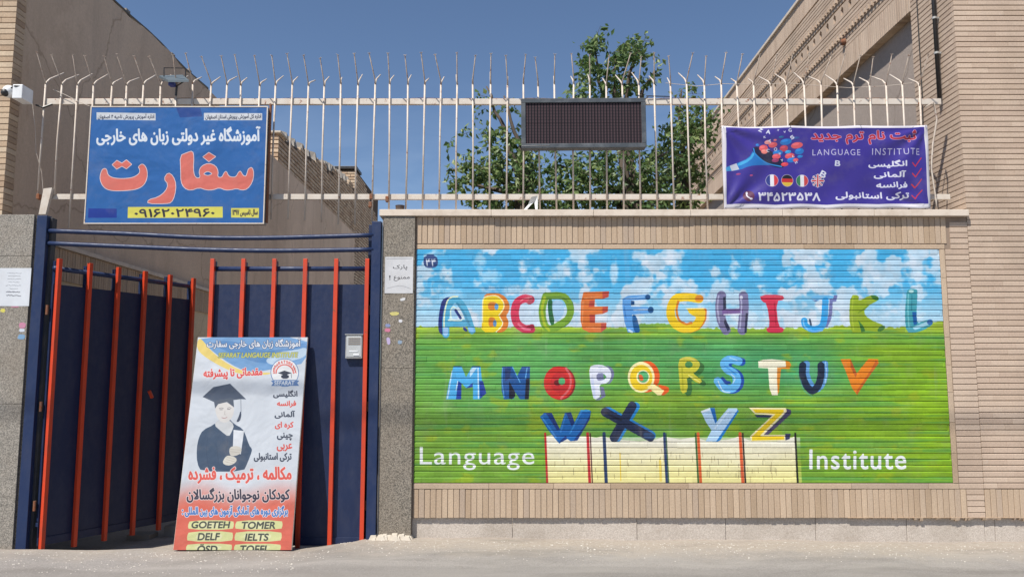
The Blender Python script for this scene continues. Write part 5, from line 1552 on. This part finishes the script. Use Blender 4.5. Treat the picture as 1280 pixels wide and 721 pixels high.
a0, b1 = P(16, 105.5, F-.13); a1, b0 = P(26, 123, F-.13)
jb = thing("junction_box", "white box mounted on the left brick pier beside the dome camera", "junction box", ((a0+a1)/2, PLY, (b0+b1)/2))
o = MB().box(a0, a1+0.01, F-0.13, F+0.07, b0, b1).build("box_body", M_white, jb, bevel=0.006)
MB().tube([(a0-.03, F-.1, b1-.03), (a0+.03, F-.13, b1-.02), (a0+.08, F-.12, b1-.02)], 0.01, 6).build("cable", M_black, jb)
MB().tube([(a1+.02, F+.12, b0+.01), (a1+.12, F+.08, b0-.03), (a1+.2, F+.11, b0+.02)], 0.012, 6).build("cable", M_black, jb)
# floodlight on a fence bar
def FP(u, v, y): a, b = P(u, v, y); return Vector((a, y, b))
fl = thing("floodlight", "flat floodlight on a black bracket above the blue sign", "floodlight", tuple(FP(218, 100, FY-.06)))
yN, yF = FY-.16, FY+.06
q = [FP(199, 96, yF), FP(228, 95, yF), FP(236, 101.5, yN), FP(210, 101.5, yN)]
m_ = MB(); m_.prism([tuple(p+Vector((0, 0, .012))) for p in q], [tuple(p-Vector((0, 0, .012))) for p in q]); m_.build("lamp_head", mat_plain("lamp_aluminium", (0.10, 0.13, 0.15), 0.5, 0.3), fl)
m_ = MB(); m_.tube([tuple(FP(205, 96, FY-.04)), tuple(FP(205, 85, FY-.04)), tuple(FP(232, 85.5, FY-.04)), tuple(FP(232, 99, FY-.04))], 0.007, 5); m_.build("bracket", M_black, fl)
m_ = MB(); p = FP(215, 105, FY-.06); m_.box(p.x-.03, p.x+.03, p.y-.03, p.y+.04, p.z-.025, p.z+.018); m_.build("driver_box", mat_plain("blue_box", (0.03, 0.05, 0.25), 0.5), fl, bevel=0.004)
m_ = MB(); m_.tube([tuple(FP(221, 108, FY-.03)), tuple(FP(230, 102, FY-.03))], 0.008, 5); m_.tube([tuple(FP(221, 108, FY-.03)), tuple(FP(220, 120, FY-.02))], 0.012, 5); m_.build("arm", M_black, fl)

# ------------------------------------------------------------------ right building
BX = CORNER_X
rb = thing("brick_building", "tall beige brick building at the right with patterned brick frieze and blank grey wall", "building", (BX+1.5, F+3, 0))
ROOF = PX(1000, 0, BX)[1]
YE = PX(843, 207, BX)[0]                        # far end of the side wall
PIER = PX(1137.5, 14, BX)[0]                    # far edge of the corner pier
OPZ = PX(1137.5, 14, BX)[1]                     # underside of the lintel band
SW = BX+0.003
m_ = MB()
m_.box(BX+0.008, 8.6, F+0.009, F+0.3, LOW_B+.003, ROOF-.02)
m_.box(BX+0.01, 8.6, F+0.05, F+0.3, -0.3, LOW_B+.001)
m_.build("front_wall_core", M_mortar, rb)
m_ = MB(); m_.box(BX+0.009, BX+0.13, F+0.3, PIER, 2.9, ROOF-.02); m_.box(BX+0.034, BX+0.3, PIER+.0005, YE, OPZ, ROOF-.02); m_.build("side_wall_core", M_mortar, rb)
m_ = MB(); m_.box(BX+0.125, BX+0.4, PIER+.001, YE-.01, -0.3, OPZ-.0005); m_.build("rendered_wall", M_grey_plaster, rb)
m_ = MB(); m_.box(BX+0.4, 8.6, YE-.25, YE, -0.3, ROOF-.03); m_.box(8.4, 8.6, F+0.3, YE-.25, -0.3, ROOF-.03); m_.box(BX+.3, 8.4, F+.3, YE-.25, ROOF-.2, ROOF-.03); m_.build("rear_walls", M_plaster, rb)
m_ = MB(); m_.box(BX-.03, BX+.32, F-.03, YE+.03, ROOF-.018, ROOF+.035); m_.box(BX+.321, 8.63, F-.03, F+.32, ROOF-.018, ROOF+.035); m_.build("roof_coping", M_coping, rb, bevel=0.004)
# front: horizontal courses
pz = rp_
front = []
k = 0
z = LOW_T+pz/2+.002
zrow = []
while z < ROOF-.05: zrow.append(z); z += pz*1.008
for r_, z in enumerate(zrow):
    ofs = [0.0, 0.11, 0.2][r_ % 3]+random.uniform(-.02, .02)
    x = BX+0.002; first = True
    while x < 8.55:
        w = random.choice((0.30, 0.45, 0.60, 0.30)) if not first else 0.14+ofs
        first = False
        b = min(x+w, 8.58); front.append((x, b, z)); x += w
vis = [q for q in front if q[0] < P(1282, 500)[0] and q[2] < 5.9]
vis.sort(key=lambda q: (q[1]+q[0])/2+abs(q[2]-2.5)*0.05)
pick = set(vis[:300])
rest = MB()
for q in front:
    a, b, z = q
    loc = ((a+b)/2, F+random.uniform(-.0015, .0012)-.001, z)
    if q in pick: brick_obj("brick", b-a-.001, pz-.0075, 0.05, M_brick, loc, 0, rb, .004)
    else: rest.brick(b-a-.001, pz-.0075, 0.05, Matrix.Translation(loc), .004)
# side pier and side wall courses (bricks facing the yard)
RM = Matrix.Rotation(R(-90), 4, 'Z')
def side_brick(mb_, y0, y1, z, h, x=SW, D=0.05, ch=.003):
    mb_.brick(y1-y0-.003, h, D, Matrix.Translation((x+random.uniform(-.0012, .0012), (y0+y1)/2, z)) @ RM, ch)
for r_, z in enumerate(zrow):
    if z < COP_B-.3: continue
    y = F+0.003; w0 = (0.12, 0.2, 0.28)[r_ % 3]
    ys_ = [y, y+w0, y+w0+.29, PIER-.001] if w0 < .25 else [y, y+w0, PIER-.001]
    for a, b in zip(ys_[:-1], ys_[1:]):
        if b-a > .03: side_brick(rest, a, b, z, pz-.0085)
o = rest.build("brick_courses", M_brick, rb); o['kind'] = 'stuff'
fr = MB()
zD1, zAR, zD2 = PX(1046.5, 2, BX)[1], PX(1065, 1, BX)[1], PX(1091, 4.5, BX)[1]
zLT = PX(1115, 2, BX)[1]
zTS = ROOF-0.37
special = [(zD1-.05, zD1+.05), (zAR-.10, zAR+.10), (zD2-.05, zD2+.05)]
z = zLT+.03
while z < zTS-.03:
    if not any(a < z < b for a, b in special):
        y = PIER+.002-random.uniform(0, .2)
        while y < YE:
            w = 0.6 if y > 14 else 0.3
            a, b = max(y, PIER+.002), min(y+w, YE)
            if b-a > .04: side_brick(fr, a, b, z, .050)
            y += w
    z += .0585
o = fr.build("frieze_courses", M_brick, rb); o['kind'] = 'stuff'
def soldier_side(z0, z1, name, ystart, pitch=.0595):
    big = MB(); y = ystart; n = 0
    while y < YE-.06:
        if n < 90:
            ob = bpy.data.objects.new(name, brick_mesh(pitch-.006, z1-z0-.004, .05, M_brick)); put(ob, rb)
            ob.location = Vector((SW+random.uniform(-.002, .001), y+pitch/2, (z0+z1)/2))-parent_world(rb); ob.rotation_euler = (0, 0, R(-90))
        else: big.brick(pitch-.006, z1-z0-.004, .05, Matrix.Translation((SW, y+pitch/2, (z0+z1)/2)) @ RM)
        y += pitch; n += 1
    o = big.build(name+"_band", M_brick, rb); o['kind'] = 'stuff'
soldier_side(OPZ, zLT, "lintel_brick", PIER+.003)
soldier_side(zTS, ROOF-.02, "parapet_brick", F+.003)
# lintel soffit
m_ = MB(); y = PIER+.002
while y < YE-.06: m_.box(BX+.012, BX+.122, y, y+.053, OPZ-.006, OPZ-.001); y += .0595
m_.build("soffit_bricks", M_brick_old, rb)['kind'] = 'stuff'
# dentil rows
m_ = MB()
for zc in (zD1, zD2):
    m_.box(SW-.012, SW+.02, PIER+.002, YE, zc+.034, zc+.05); m_.box(SW-.012, SW+.02, PIER+.002, YE, zc-.05, zc-.034)
    y = PIER+.01
    while y < YE-.06:
        m_.box(SW-.034, SW+.02, y, y+.05, zc-.030, zc+.030); y += .105
m_.build("dentil_course", M_brick, rb)['kind'] = 'stuff'
# row of small arched recesses
m_ = MB(); dk = MB(); y = PIER+.06; pier_w = .19
while y < YE-.3:
    m_.box(SW, SW+.03, y, y+pier_w, zAR-.10, zAR+.10)
    y2 = y+pier_w
    gap = .09
    m_.add([(SW, y2, zAR+.04), (SW, y2+gap/2, zAR+.085), (SW, y2, zAR+.10), (SW, y2+gap/2, zAR+.10), (SW, y2+gap, zAR+.04), (SW, y2+gap, zAR+.10),
            (SW+.03, y2, zAR+.04), (SW+.03, y2+gap/2, zAR+.085), (SW+.03, y2+gap, zAR+.04)],
           [(0, 1, 3, 2), (1, 4, 5, 3), (0, 6, 7, 1), (1, 7, 8, 4)])
    m_.box(SW, SW+.03, y2, y2+gap, zAR-.10, zAR-.05)
    y += pier_w+gap
m_.build("arched_frieze", M_brick, rb)['kind'] = 'stuff'
yl_, zl_ = PX(1056, 52, BX)
m_ = MB(); m_.tube([(SW-.05, yl_, zl_-.02), (SW+.02, yl_, zl_)], [.045, .05], 12); m_.build("wall_lamp", M_rust, rb, smooth=True)
soldier(BX+.003, 8.5, LOW_B, LOW_T, rb, M_soldier, name="foot_brick")
m_ = MB(); x = P(1060, 648)[0]; n_ = 0
while x < 8.4:
    w = random.uniform(.006, .05); d_ = (.004+.028*random.random()**2)*(1 if x > 3.9 else .45)
    m_.prism([(x, F-.008, LOW_B+.004), (x+w, F-.008, LOW_B+.004), (x+w, F+.034, LOW_B+.004), (x, F+.034, LOW_B+.004)],
             [(x, F-.002, LOW_B-d_), (x+w, F-.002, LOW_B-d_*random.uniform(.6, 1)), (x+w, F+.034, LOW_B-d_), (x, F+.034, LOW_B-d_)]); x += w+.0005
m_.build("mortar_drips", M_soldier, rb)['kind'] = 'stuff'
# plinth of the building front
for a, b in slabs:
    if b < CORNER_X: continue
    m2 = MB(); m2.box(max(a, CORNER_X)+0.002, b-0.002, F+0.035, F+0.2, -0.35, LOW_B-0.001); m2.build("plinth_stone", M_plinth, rb, bevel=0.004)
# drainpipe and cable on the pier side
yp = PX(1168, 30, BX-.05)[0]
zb_ = PX(1176, 121, BX-.05)[1]
dp = thing("drainpipe", "black drainpipe running down the beige building's corner pier", "drainpipe", (BX-.045, yp, zb_))
m_ = MB(); m_.tube([(BX-.045, yp, zb_), (BX-.045, yp, 7.85)], .022, 10); m_.build("pipe", M_black, dp, smooth=True)
for v_ in (66, 20):
    zc = PX(1171, v_, BX-.05)[1]; m_ = MB(); m_.tube([(BX-.045, yp, zc-.012), (BX-.045, yp, zc+.012)], .028, 10); m_.box(BX-.03, BX+.002, yp-.012, yp+.012, zc-.01, zc+.01); m_.build("clamp", M_grey_metal, dp)
yc_ = PX(1148, 40, BX-.01)[0]
m_ = MB(); m_.tube([(BX-.008, yc_, 7.8), (BX-.008, yc_, 5.0), (BX-.012, yc_+.02, 4.5), (BX-.01, yc_+.05, 3.9)], .006, 5)
o = m_.build("wall_cable", M_black); tag(o, "thin black cable hanging down the brick pier left of the drainpipe", "cable")

# ------------------------------------------------------------------ left building
LXE = P(22, 0, PLY)[0]
lb = thing("plastered_building", "tall brown plastered building at the left with a beige brick corner pier", "building", (LXE-.6, F+3, 0))
LROOF = PX(143.6, 0, LXE)[1]
LYE = PX(272, 125, LXE)[0]
m_ = MB(); m_.box(LXE-1.2, LXE-.008, PLY+.009, PLY+.17, -.3, LROOF+.9); m_.build("pier_core", M_mortar, lb)
n_ = 0; z = 2.9; stuff = MB()
while z < LROOF+.85:
    first = (0.16, 0.28, 0.22)[n_ % 3]
    x = LXE-.003
    for w in (first, .30, .30):
        loc = (x-w/2, PLY+random.uniform(-.0015, .0015), z)
        if z < 6.0 and x-w/2 > -6.2: brick_obj("brick", round(w-.003, 3), .0555, .05, M_brick_old, loc, 0, lb)
        else: stuff.brick(w-.003, .0555, .05, Matrix.Translation(loc))
        x -= w
    loc = (LXE-.001+random.uniform(-.001, .001), PLY+.09, z)
    if z < 6.0: brick_obj("brick", .165, .0555, .05, M_brick_old, loc, R(90), lb)
    else: stuff.brick(.165, .0555, .05, Matrix.Translation(loc) @ Matrix.Rotation(R(90), 4, 'Z'))
    z += .064; n_ += 1
stuff.build("upper_bricks", M_brick_old, lb)['kind'] = 'stuff'
# plaster flank: slightly uneven sheet with thickness
m_ = MB()
yy_ = np.arange(PLY+.18, LYE+.001, .25); zz_ = np.linspace(-.3, LROOF, 28)
yy_[-1] = LYE
for y in yy_:
    for z in zz_:
        m_.v.append((LXE-.012+.008*math.sin(y*1.9+z*1.3)+.005*math.sin(y*5.1-z*3.7), y, z + (0.03*math.sin(y*2.7)+.02*math.sin(y*7) if z == zz_[-1] else 0)))
nz = len(zz_)
for i in range(len(yy_)-1):
    for j in range(nz-1): a = i*nz+j; m_.f.append((a, a+nz, a+nz+1, a+1))
m_.build("plaster_flank", M_plaster, lb, smooth=True)
m_ = MB(); m_.box(-11, LXE-.03, PLY+.172, LYE-.01, -.3, LROOF-.06); m_.build("masonry_body", M_plaster, lb)
m_ = MB(); pts = [(LXE-.03, y, LROOF+.02+.02*math.sin(y*2.7)) for y in np.arange(PLY+.2, LYE, .5)]; m_.tube(pts, .022, 6); m_.build("roof_edge_strip", M_black, lb)
m_ = MB(); 
for y in (11.3, 12.9, 13.6): m_.box(LXE-.2, LXE-.05, y, y+.12, LROOF-.05, LROOF+.09)
m_.build("roof_rubble", M_concrete, lb)

# lower flank further back: plaster with bare brick parapet, brick stair block
ob = thing("yard_side_building", "low brown plastered building behind the gate with a ragged bare brick parapet", "building", (LXE-.5, 22, 0))
P0y, P0z = PX(349, 167, LXE); PTz0 = PX(349, 202, LXE)[1]
P1y = PX(444, 285, LXE)[0]
m_ = MB()
m_.box(LXE-.3, LXE-.005, LYE+.002, P1y, -.3, PTz0-.01); m_.box(LXE-4, LXE-.301, LYE+.002, P1y, -.3, PTz0-.1); m_.build("plaster_wall", M_plaster, ob)
stk = MB()
B90 = Matrix.Rotation(R(90), 4, 'Z')
z = PTz0+.03; rows = 0
zfar = PX(411, 209, LXE)[1]
while z < zfar+.6:
    y = P0y+random.uniform(0, .12)
    if z < P0z: y = P0y+random.uniform(0, .05)
    while y < P1y:
        t = (y-P0y)/(PX(411, 209, LXE)[0]-P0y)
        ztop = P0z+(zfar-P0z)*(math.floor(t*7)/7)+.10*math.sin(math.floor(y*1.3)*2.4)
        if z < ztop:
            stk.brick(.222, .074, .1, Matrix.Translation((LXE+random.uniform(-.004, .006), y+.115, z)) @ B90)
        y += .235
    z += .104; rows += 1
stk.build("parapet_bricks", M_brick_old, ob)['kind'] = 'stuff'
m_ = MB()
m_.prism([(LXE-.25, P0y+.02, P0z-.05), (LXE-.02, P0y+.02, P0z-.05), (LXE-.02, P1y-.01, zfar+.35), (LXE-.25, P1y-.01, zfar+.35)],
         [(LXE-.25, P0y+.02, PTz0-.008), (LXE-.02, P0y+.02, PTz0-.008), (LXE-.02, P1y-.01, PTz0-.008), (LXE-.25, P1y-.01, PTz0-.008)])
m_.build("parapet_core", M_mortar_dark, ob)
fr_ = MB(); z = PTz0+.035
while z < P0z-.02:
    brick_obj("brick", .25, .078, .1, M_brick_old, (LXE-.13, P0y-.02+random.uniform(-.01, .01), z), 0, ob); z += .104
m_ = MB(); m_.box(LXE-.32, LXE+.06, P0y-.08, P0y+.6, P0z+.0, P0z+.05); m_.build("cap_stone", M_cement, ob, bevel=.01)
m_ = MB()
for k in range(30):
    y = random.uniform(P0y+.7, P1y-1); t = (y-P0y)/(PX(411, 209, LXE)[0]-P0y); zt = P0z+(zfar-P0z)*t+.04
    s_ = random.uniform(.06, .2); m_.prism([(LXE-.2, y, zt+s_), (LXE-.06, y+.03, zt+s_*.8), (LXE-.07, y+.16, zt+s_*.7), (LXE-.2, y+.15, zt+s_)], [(LXE-.22, y-.03, zt-.1), (LXE-.02, y-.03, zt-.1), (LXE-.02, y+.2, zt-.1), (LXE-.22, y+.2, zt-.1)])
m_.build("loose_rubble", M_concrete, ob)["kind"] = "stuff"
# stair block
sb = thing("brick_stair_block", "small bare brick block with a dark flat top beyond the parapet", "building", (LXE-.5, P1y+2, 0))
y0 = P1y+.004; y1 = PX(472, 330, LXE)[0]; zt = PX(446, 212, LXE)[1]; x0 = P(417, 230, y0)[0]
m_ = MB(); m_.box(x0, LXE-.03, y0+.06, y1, -.3, zt-.02); m_.build("block_core", M_mortar_dark, sb)
bb = MB(); z = .02; r_ = 0
while z < zt-.03:
    y = y0+(.12 if r_ % 2 else 0)
    while y < y1-.1:
        drop = 1.3*max(0, (y-y0)/(y1-y0)-.25)
        if z < zt-drop: bb.brick(.222, .074, .1, Matrix.Translation((LXE-.02+random.uniform(-.004, .004), y+.115, z)) @ B90)
        y += .235
    if z > 6.0:
        x = x0+(.12 if r_ % 2 else 0)
        while x < LXE-.12: bb.brick(.222, .080, .1, Matrix.Translation((x+.115, y0+random.uniform(-.004, .004), z))); x += .235
    z += .104; r_ += 1
bb.build("bricks", M_brick_old, sb)['kind'] = 'stuff'
m_ = MB(); m_.box(x0-.05, LXE+.02, y0-.06, y0+.9, zt, zt+.1); m_.build("flat_top", M_black, sb, bevel=.01)

# yard side wall inside the gate: ribbed band, pale cap, painted lettering
YX = LXE+.10
zc1, zc0 = PX(170, 338, YX)[1], PX(250, 390, YX)[1]
yw = thing("yard_wall", "pale yard wall seen past the open gate leaf with ribbed brick band and dark lettering", "wall", (YX, 12, 0))
y0, y1 = PLY+.5, 17.0
m_ = MB(); m_.box(YX-.07, YX, y0, y1, -.35, zc1-.01); m_.build("wall_face", M_yard_wall, yw)
m_ = MB(); m_.box(YX-.09, YX+.05, y0, y1, zc1-.008, zc1+.045); m_.build("wall_cap", M_coping, yw, bevel=.004)
y = y0+.02; n_ = 0
hb = zc1-.012-zc0
while y < y1-.06 and n_ < 130:
    o = bpy.data.objects.new("brick", brick_mesh(.054, hb, .05, M_soldier)); put(o, yw)
    o.location = Vector((YX+.022+random.uniform(-.002, .002), y+.03, zc0+hb/2))-parent_world(yw); o.rotation_euler = (0, 0, R(90))
    y += .06; n_ += 1
for s_, u, v in (("ta", 243, 478), ("t", 243, 491), ("in", 241, 508), ("st", 240, 520), ("fo", 239, 535)):
    yq, zq = PX(u, v, YX+.004)
    c = bpy.data.curves.new("lettering", 'FONT'); c.body = s_; c.size = .17; c.extrude = .001; c.align_x = 'CENTER'
    tmp = bpy.data.objects.new("lettering", c); COL.objects.link(tmp); bpy.context.view_layer.update()
    me = bpy.data.meshes.new_from_object(tmp.evaluated_get(bpy.context.evaluated_depsgraph_get()))
    bpy.data.objects.remove(tmp)
    me.materials.clear(); me.materials.append(M_black)
    o = bpy.data.objects.new("lettering", me); put(o, yw)
    o.location = Vector((YX+.002, yq+.1, zq-.05))-parent_world(yw); o.rotation_euler = (R(90), 0, R(90))
# blocks on the ground behind the open leaf
for (u0, u1, v0, v1, yy0, lab) in ((205, 221, 657, 680, 10.1, "grey concrete block on the ground behind the open gate leaf, nearest the poster"),
                                  (158, 186, 668, 684, 9.9, "low dark concrete block half hidden under the open gate leaf")):
    a, b = P(u0, v0, yy0); c_, d_ = P(u1, v1, yy0)
    o = MB().box(a, c_, yy0, yy0+.25, gz(a, yy0)-.02, b).build("concrete_block", M_concrete, bevel=.01, origin=((a+c_)/2, yy0, gz(a, yy0)))
    tag(o, lab, "concrete block")

# ------------------------------------------------------------------ trees
def mat_leaf(name, c1, c2, c3):
    m, n, p = nodes(name)
    g = n.nodes.new("ShaderNodeNewGeometry")
    cr = n.nodes.new("ShaderNodeValToRGB"); e = cr.color_ramp.elements
    e[0].color = (*c1, 1); e[1].color = (*c3, 1); m_ = e.new(.5); m_.color = (*c2, 1)
    n.links.new(g.outputs['Random Per Island'], cr.inputs[0])
    n.links.new(cr.outputs[0], p.inputs['Base Color'])
    p.inputs['Roughness'].default_value = .5
    tr = n.nodes.new("ShaderNodeBsdfTranslucent"); n.links.new(cr.outputs[0], tr.inputs[0])
    mx = n.nodes.new("ShaderNodeMixShader"); mx.inputs[0].default_value = .42
    n.links.new(p.outputs[0], mx.inputs[1]); n.links.new(tr.outputs[0], mx.inputs[2])
    out = n.nodes['Material Output']; n.links.new(mx.outputs[0], out.inputs[0])
    return m
M_leaf = mat_leaf("leaf_green", (0.05, 0.10, 0.03), (0.10, 0.18, 0.055), (0.24, 0.31, 0.11))
M_leaf2 = mat_leaf("leaf_bright_green", (0.06, 0.12, 0.035), (0.12, 0.20, 0.06), (0.27, 0.33, 0.12))
def tree(label, Y, base_u, clusters, limbs, mat, nleaf=1.0, seed=1, spread=0.9):
    rn = random.Random(seed)
    bx, _ = P(base_u, 300, Y)
    t = thing("tree", label, "tree", (bx, Y, 0), "trees growing in the yard behind the wall")
    wood = MB(); lv = MB()
    fork = Vector((bx, Y, 2.9))
    wood.tube([(bx, Y, -.2), (bx+.03, Y+.02, 1.5), tuple(fork)], [.16, .13, .11], 9)
    tw = MB()
    for pts in limbs:
        q = [fork]+[Vector((P(u, v, Y+dy)[0], Y+dy, P(u, v, Y+dy)[1])) for (u, v, dy) in pts]
        w = [np.array(a) for a in q]
        n = len(q); sm = []
        for i in range(n-1):
            for k in range(4): sm.append(q[i].lerp(q[i+1], k/4)+Vector((rn.uniform(-.03, .03), rn.uniform(-.03, .03), 0)))
        sm.append(q[-1]); L_ = len(sm)
        tw.tube([tuple(s) for s in sm], [.07*(1-i/L_)+.008 for i in range(L_)], 6)
    def leaf_at(c, size):
        d = Vector((rn.gauss(0, 1), rn.gauss(0, 1), rn.gauss(-.6, .8))).normalized()
        n_ = Vector((rn.gauss(0, .7), rn.gauss(-.2, .8), rn.gauss(.7, .6))).normalized()
        s_ = d.cross(n_)
        if s_.length < .1: return
        s_.normalize(); n_ = s_.cross(d)
        w = size*.30; f = n_*size*.12
        lv.add([c, c+d*size*.45+s_*w-f, c+d*size, c+d*size*.45-s_*w-f, c+d*size*.5+f*.3],
               [(0, 1, 4), (1, 2, 4), (2, 3, 4), (3, 0, 4)])
    for (u, v, ru, rv, n) in clusters:
        dy0 = rn.uniform(-.5, .5)*spread
        for k in range(max(2, int(n/9*nleaf))):
            # a sprig: short twig with leaves
            a = rn.uniform(0, 2*math.pi); rr = math.sqrt(rn.random())
            if rn.random() < .25: rr *= 1.25
            x, z = P(u+ru*rr*math.cos(a), v+8+rv*rr*math.sin(a), Y)
            y = Y+dy0+rn.gauss(0, .35)*spread
            c = Vector((x, y, z)); dr = Vector((rn.gauss(0, .6), rn.gauss(0, .6), rn.gauss(.0, .6))).normalized()*rn.uniform(.15, .32)
            tw.tube([tuple(c), tuple(c+dr)], [.005, .002], 3, caps=False)
            for j in range(9):
                leaf_at(c+dr*(j/8)+Vector((rn.gauss(0, .03), rn.gauss(0, .03), rn.gauss(0, .03))), rn.uniform(.07, .15))
    wood.build("trunk", M_bark, t, smooth=True)
    tw.build("branches", M_bark, t, smooth=True)
    lv.build("crown", mat, t)
tree("tall leafy tree rising highest behind the dark display", 14.0, 793,
     [(742,50,7,9,90),(744,58,8,10,110),(738,82,11,11,150),(727,72,7,10,60),(775,60,8,12,90),(770,78,12,12,170),(762,100,16,12,190),(796,57,8,9,90),(790,66,10,12,130),(782,90,12,12,150),(815,88,12,6,60),(733,108,14,10,110),(745,118,20,8,110),
      (716,112,8,6,40),(800,108,8,8,50),
      (700,200,26,16,300),(730,212,26,22,380),(762,205,24,24,380),(795,212,22,22,300),(690,235,34,18,480),(730,245,34,18,480),(770,245,30,18,380),(810,240,26,22,380),(700,262,40,12,360),(800,262,34,12,300),(820,195,20,18,220),(835,220,18,20,220)],
     [[(785,230,0),(765,160,0),(748,100,.1),(742,52,.1)],[(790,220,0),(780,140,0),(786,90,-.1),(797,58,-.1)],[(780,210,0),(770,140,.2),(768,90,.2),(776,60,.2)],[(770,240,.2),(730,215,.3),(690,205,.3)],[(800,230,0),(815,200,.2),(835,190,.2)],[(775,180,0),(800,120,0),(818,88,0)]],
     M_leaf, 0.85, 3)
tree("lower leafy tree behind the wall, left of the dark display", 13.0, 655,
     [(606,112,5,6,28),(612,125,8,8,50),(626,118,6,7,36),(602,150,14,7,60),(618,162,14,10,110),(632,150,10,12,90),(646,165,10,12,100),(618,185,16,9,110),(640,190,14,12,140),(580,208,16,8,110),(562,215,10,6,40),(600,215,20,11,180),(630,220,24,14,300),(655,205,16,18,230),(570,225,12,5,50),(610,238,26,10,240),(645,245,26,12,300),(665,225,20,16,260),(590,240,14,5,70),(650,262,30,8,200),(620,258,20,6,100),(675,250,20,14,220),(660,180,10,14,120)],
     [[(650,230,0),(640,190,0),(625,150,0),(608,108,0)],[(645,240,.1),(620,215,.1),(590,208,.1),(558,214,.1)],[(655,220,-.1),(650,180,-.1),(630,120,-.1)],[(650,245,0),(610,235,.2),(570,225,.2)]],
     M_leaf2, 0.75, 5)
tree("leafy tree close to the right building's long brick side wall", 15.0, 858,
     [(852,120,7,9,60),(848,138,10,10,100),(862,150,14,12,190),(880,140,12,9,100),(850,168,18,14,260),(875,165,14,10,150),(840,190,18,14,260),(862,190,18,12,220),(845,215,22,14,300),(870,212,12,10,110),(850,240,24,14,320),(835,258,26,10,260),(890,135,8,6,36),(838,160,10,10,90)],
     [[(855,220,0),(855,180,0),(850,140,0),(852,112,0)],[(858,210,0),(866,170,.1),(884,140,.1)],[(850,230,0),(838,200,0)]],
     M_leaf2, 0.85, 8)

# ------------------------------------------------------------------ overhead service cable high above the street (its shadow crosses the wall)
m_ = MB()
zc = P(640, 527)[1]
k_ = 5.0
pts = [(x, F-k_, zc+2.0*k_+0.0006*(x+3)**2) for x in np.linspace(-16, 16, 33)]
m_.tube(pts, .018, 8)
o = m_.build("overhead_cable", M_black, smooth=True)
tag(o, "thick black service cable strung high above the street in front of the wall", "cable")
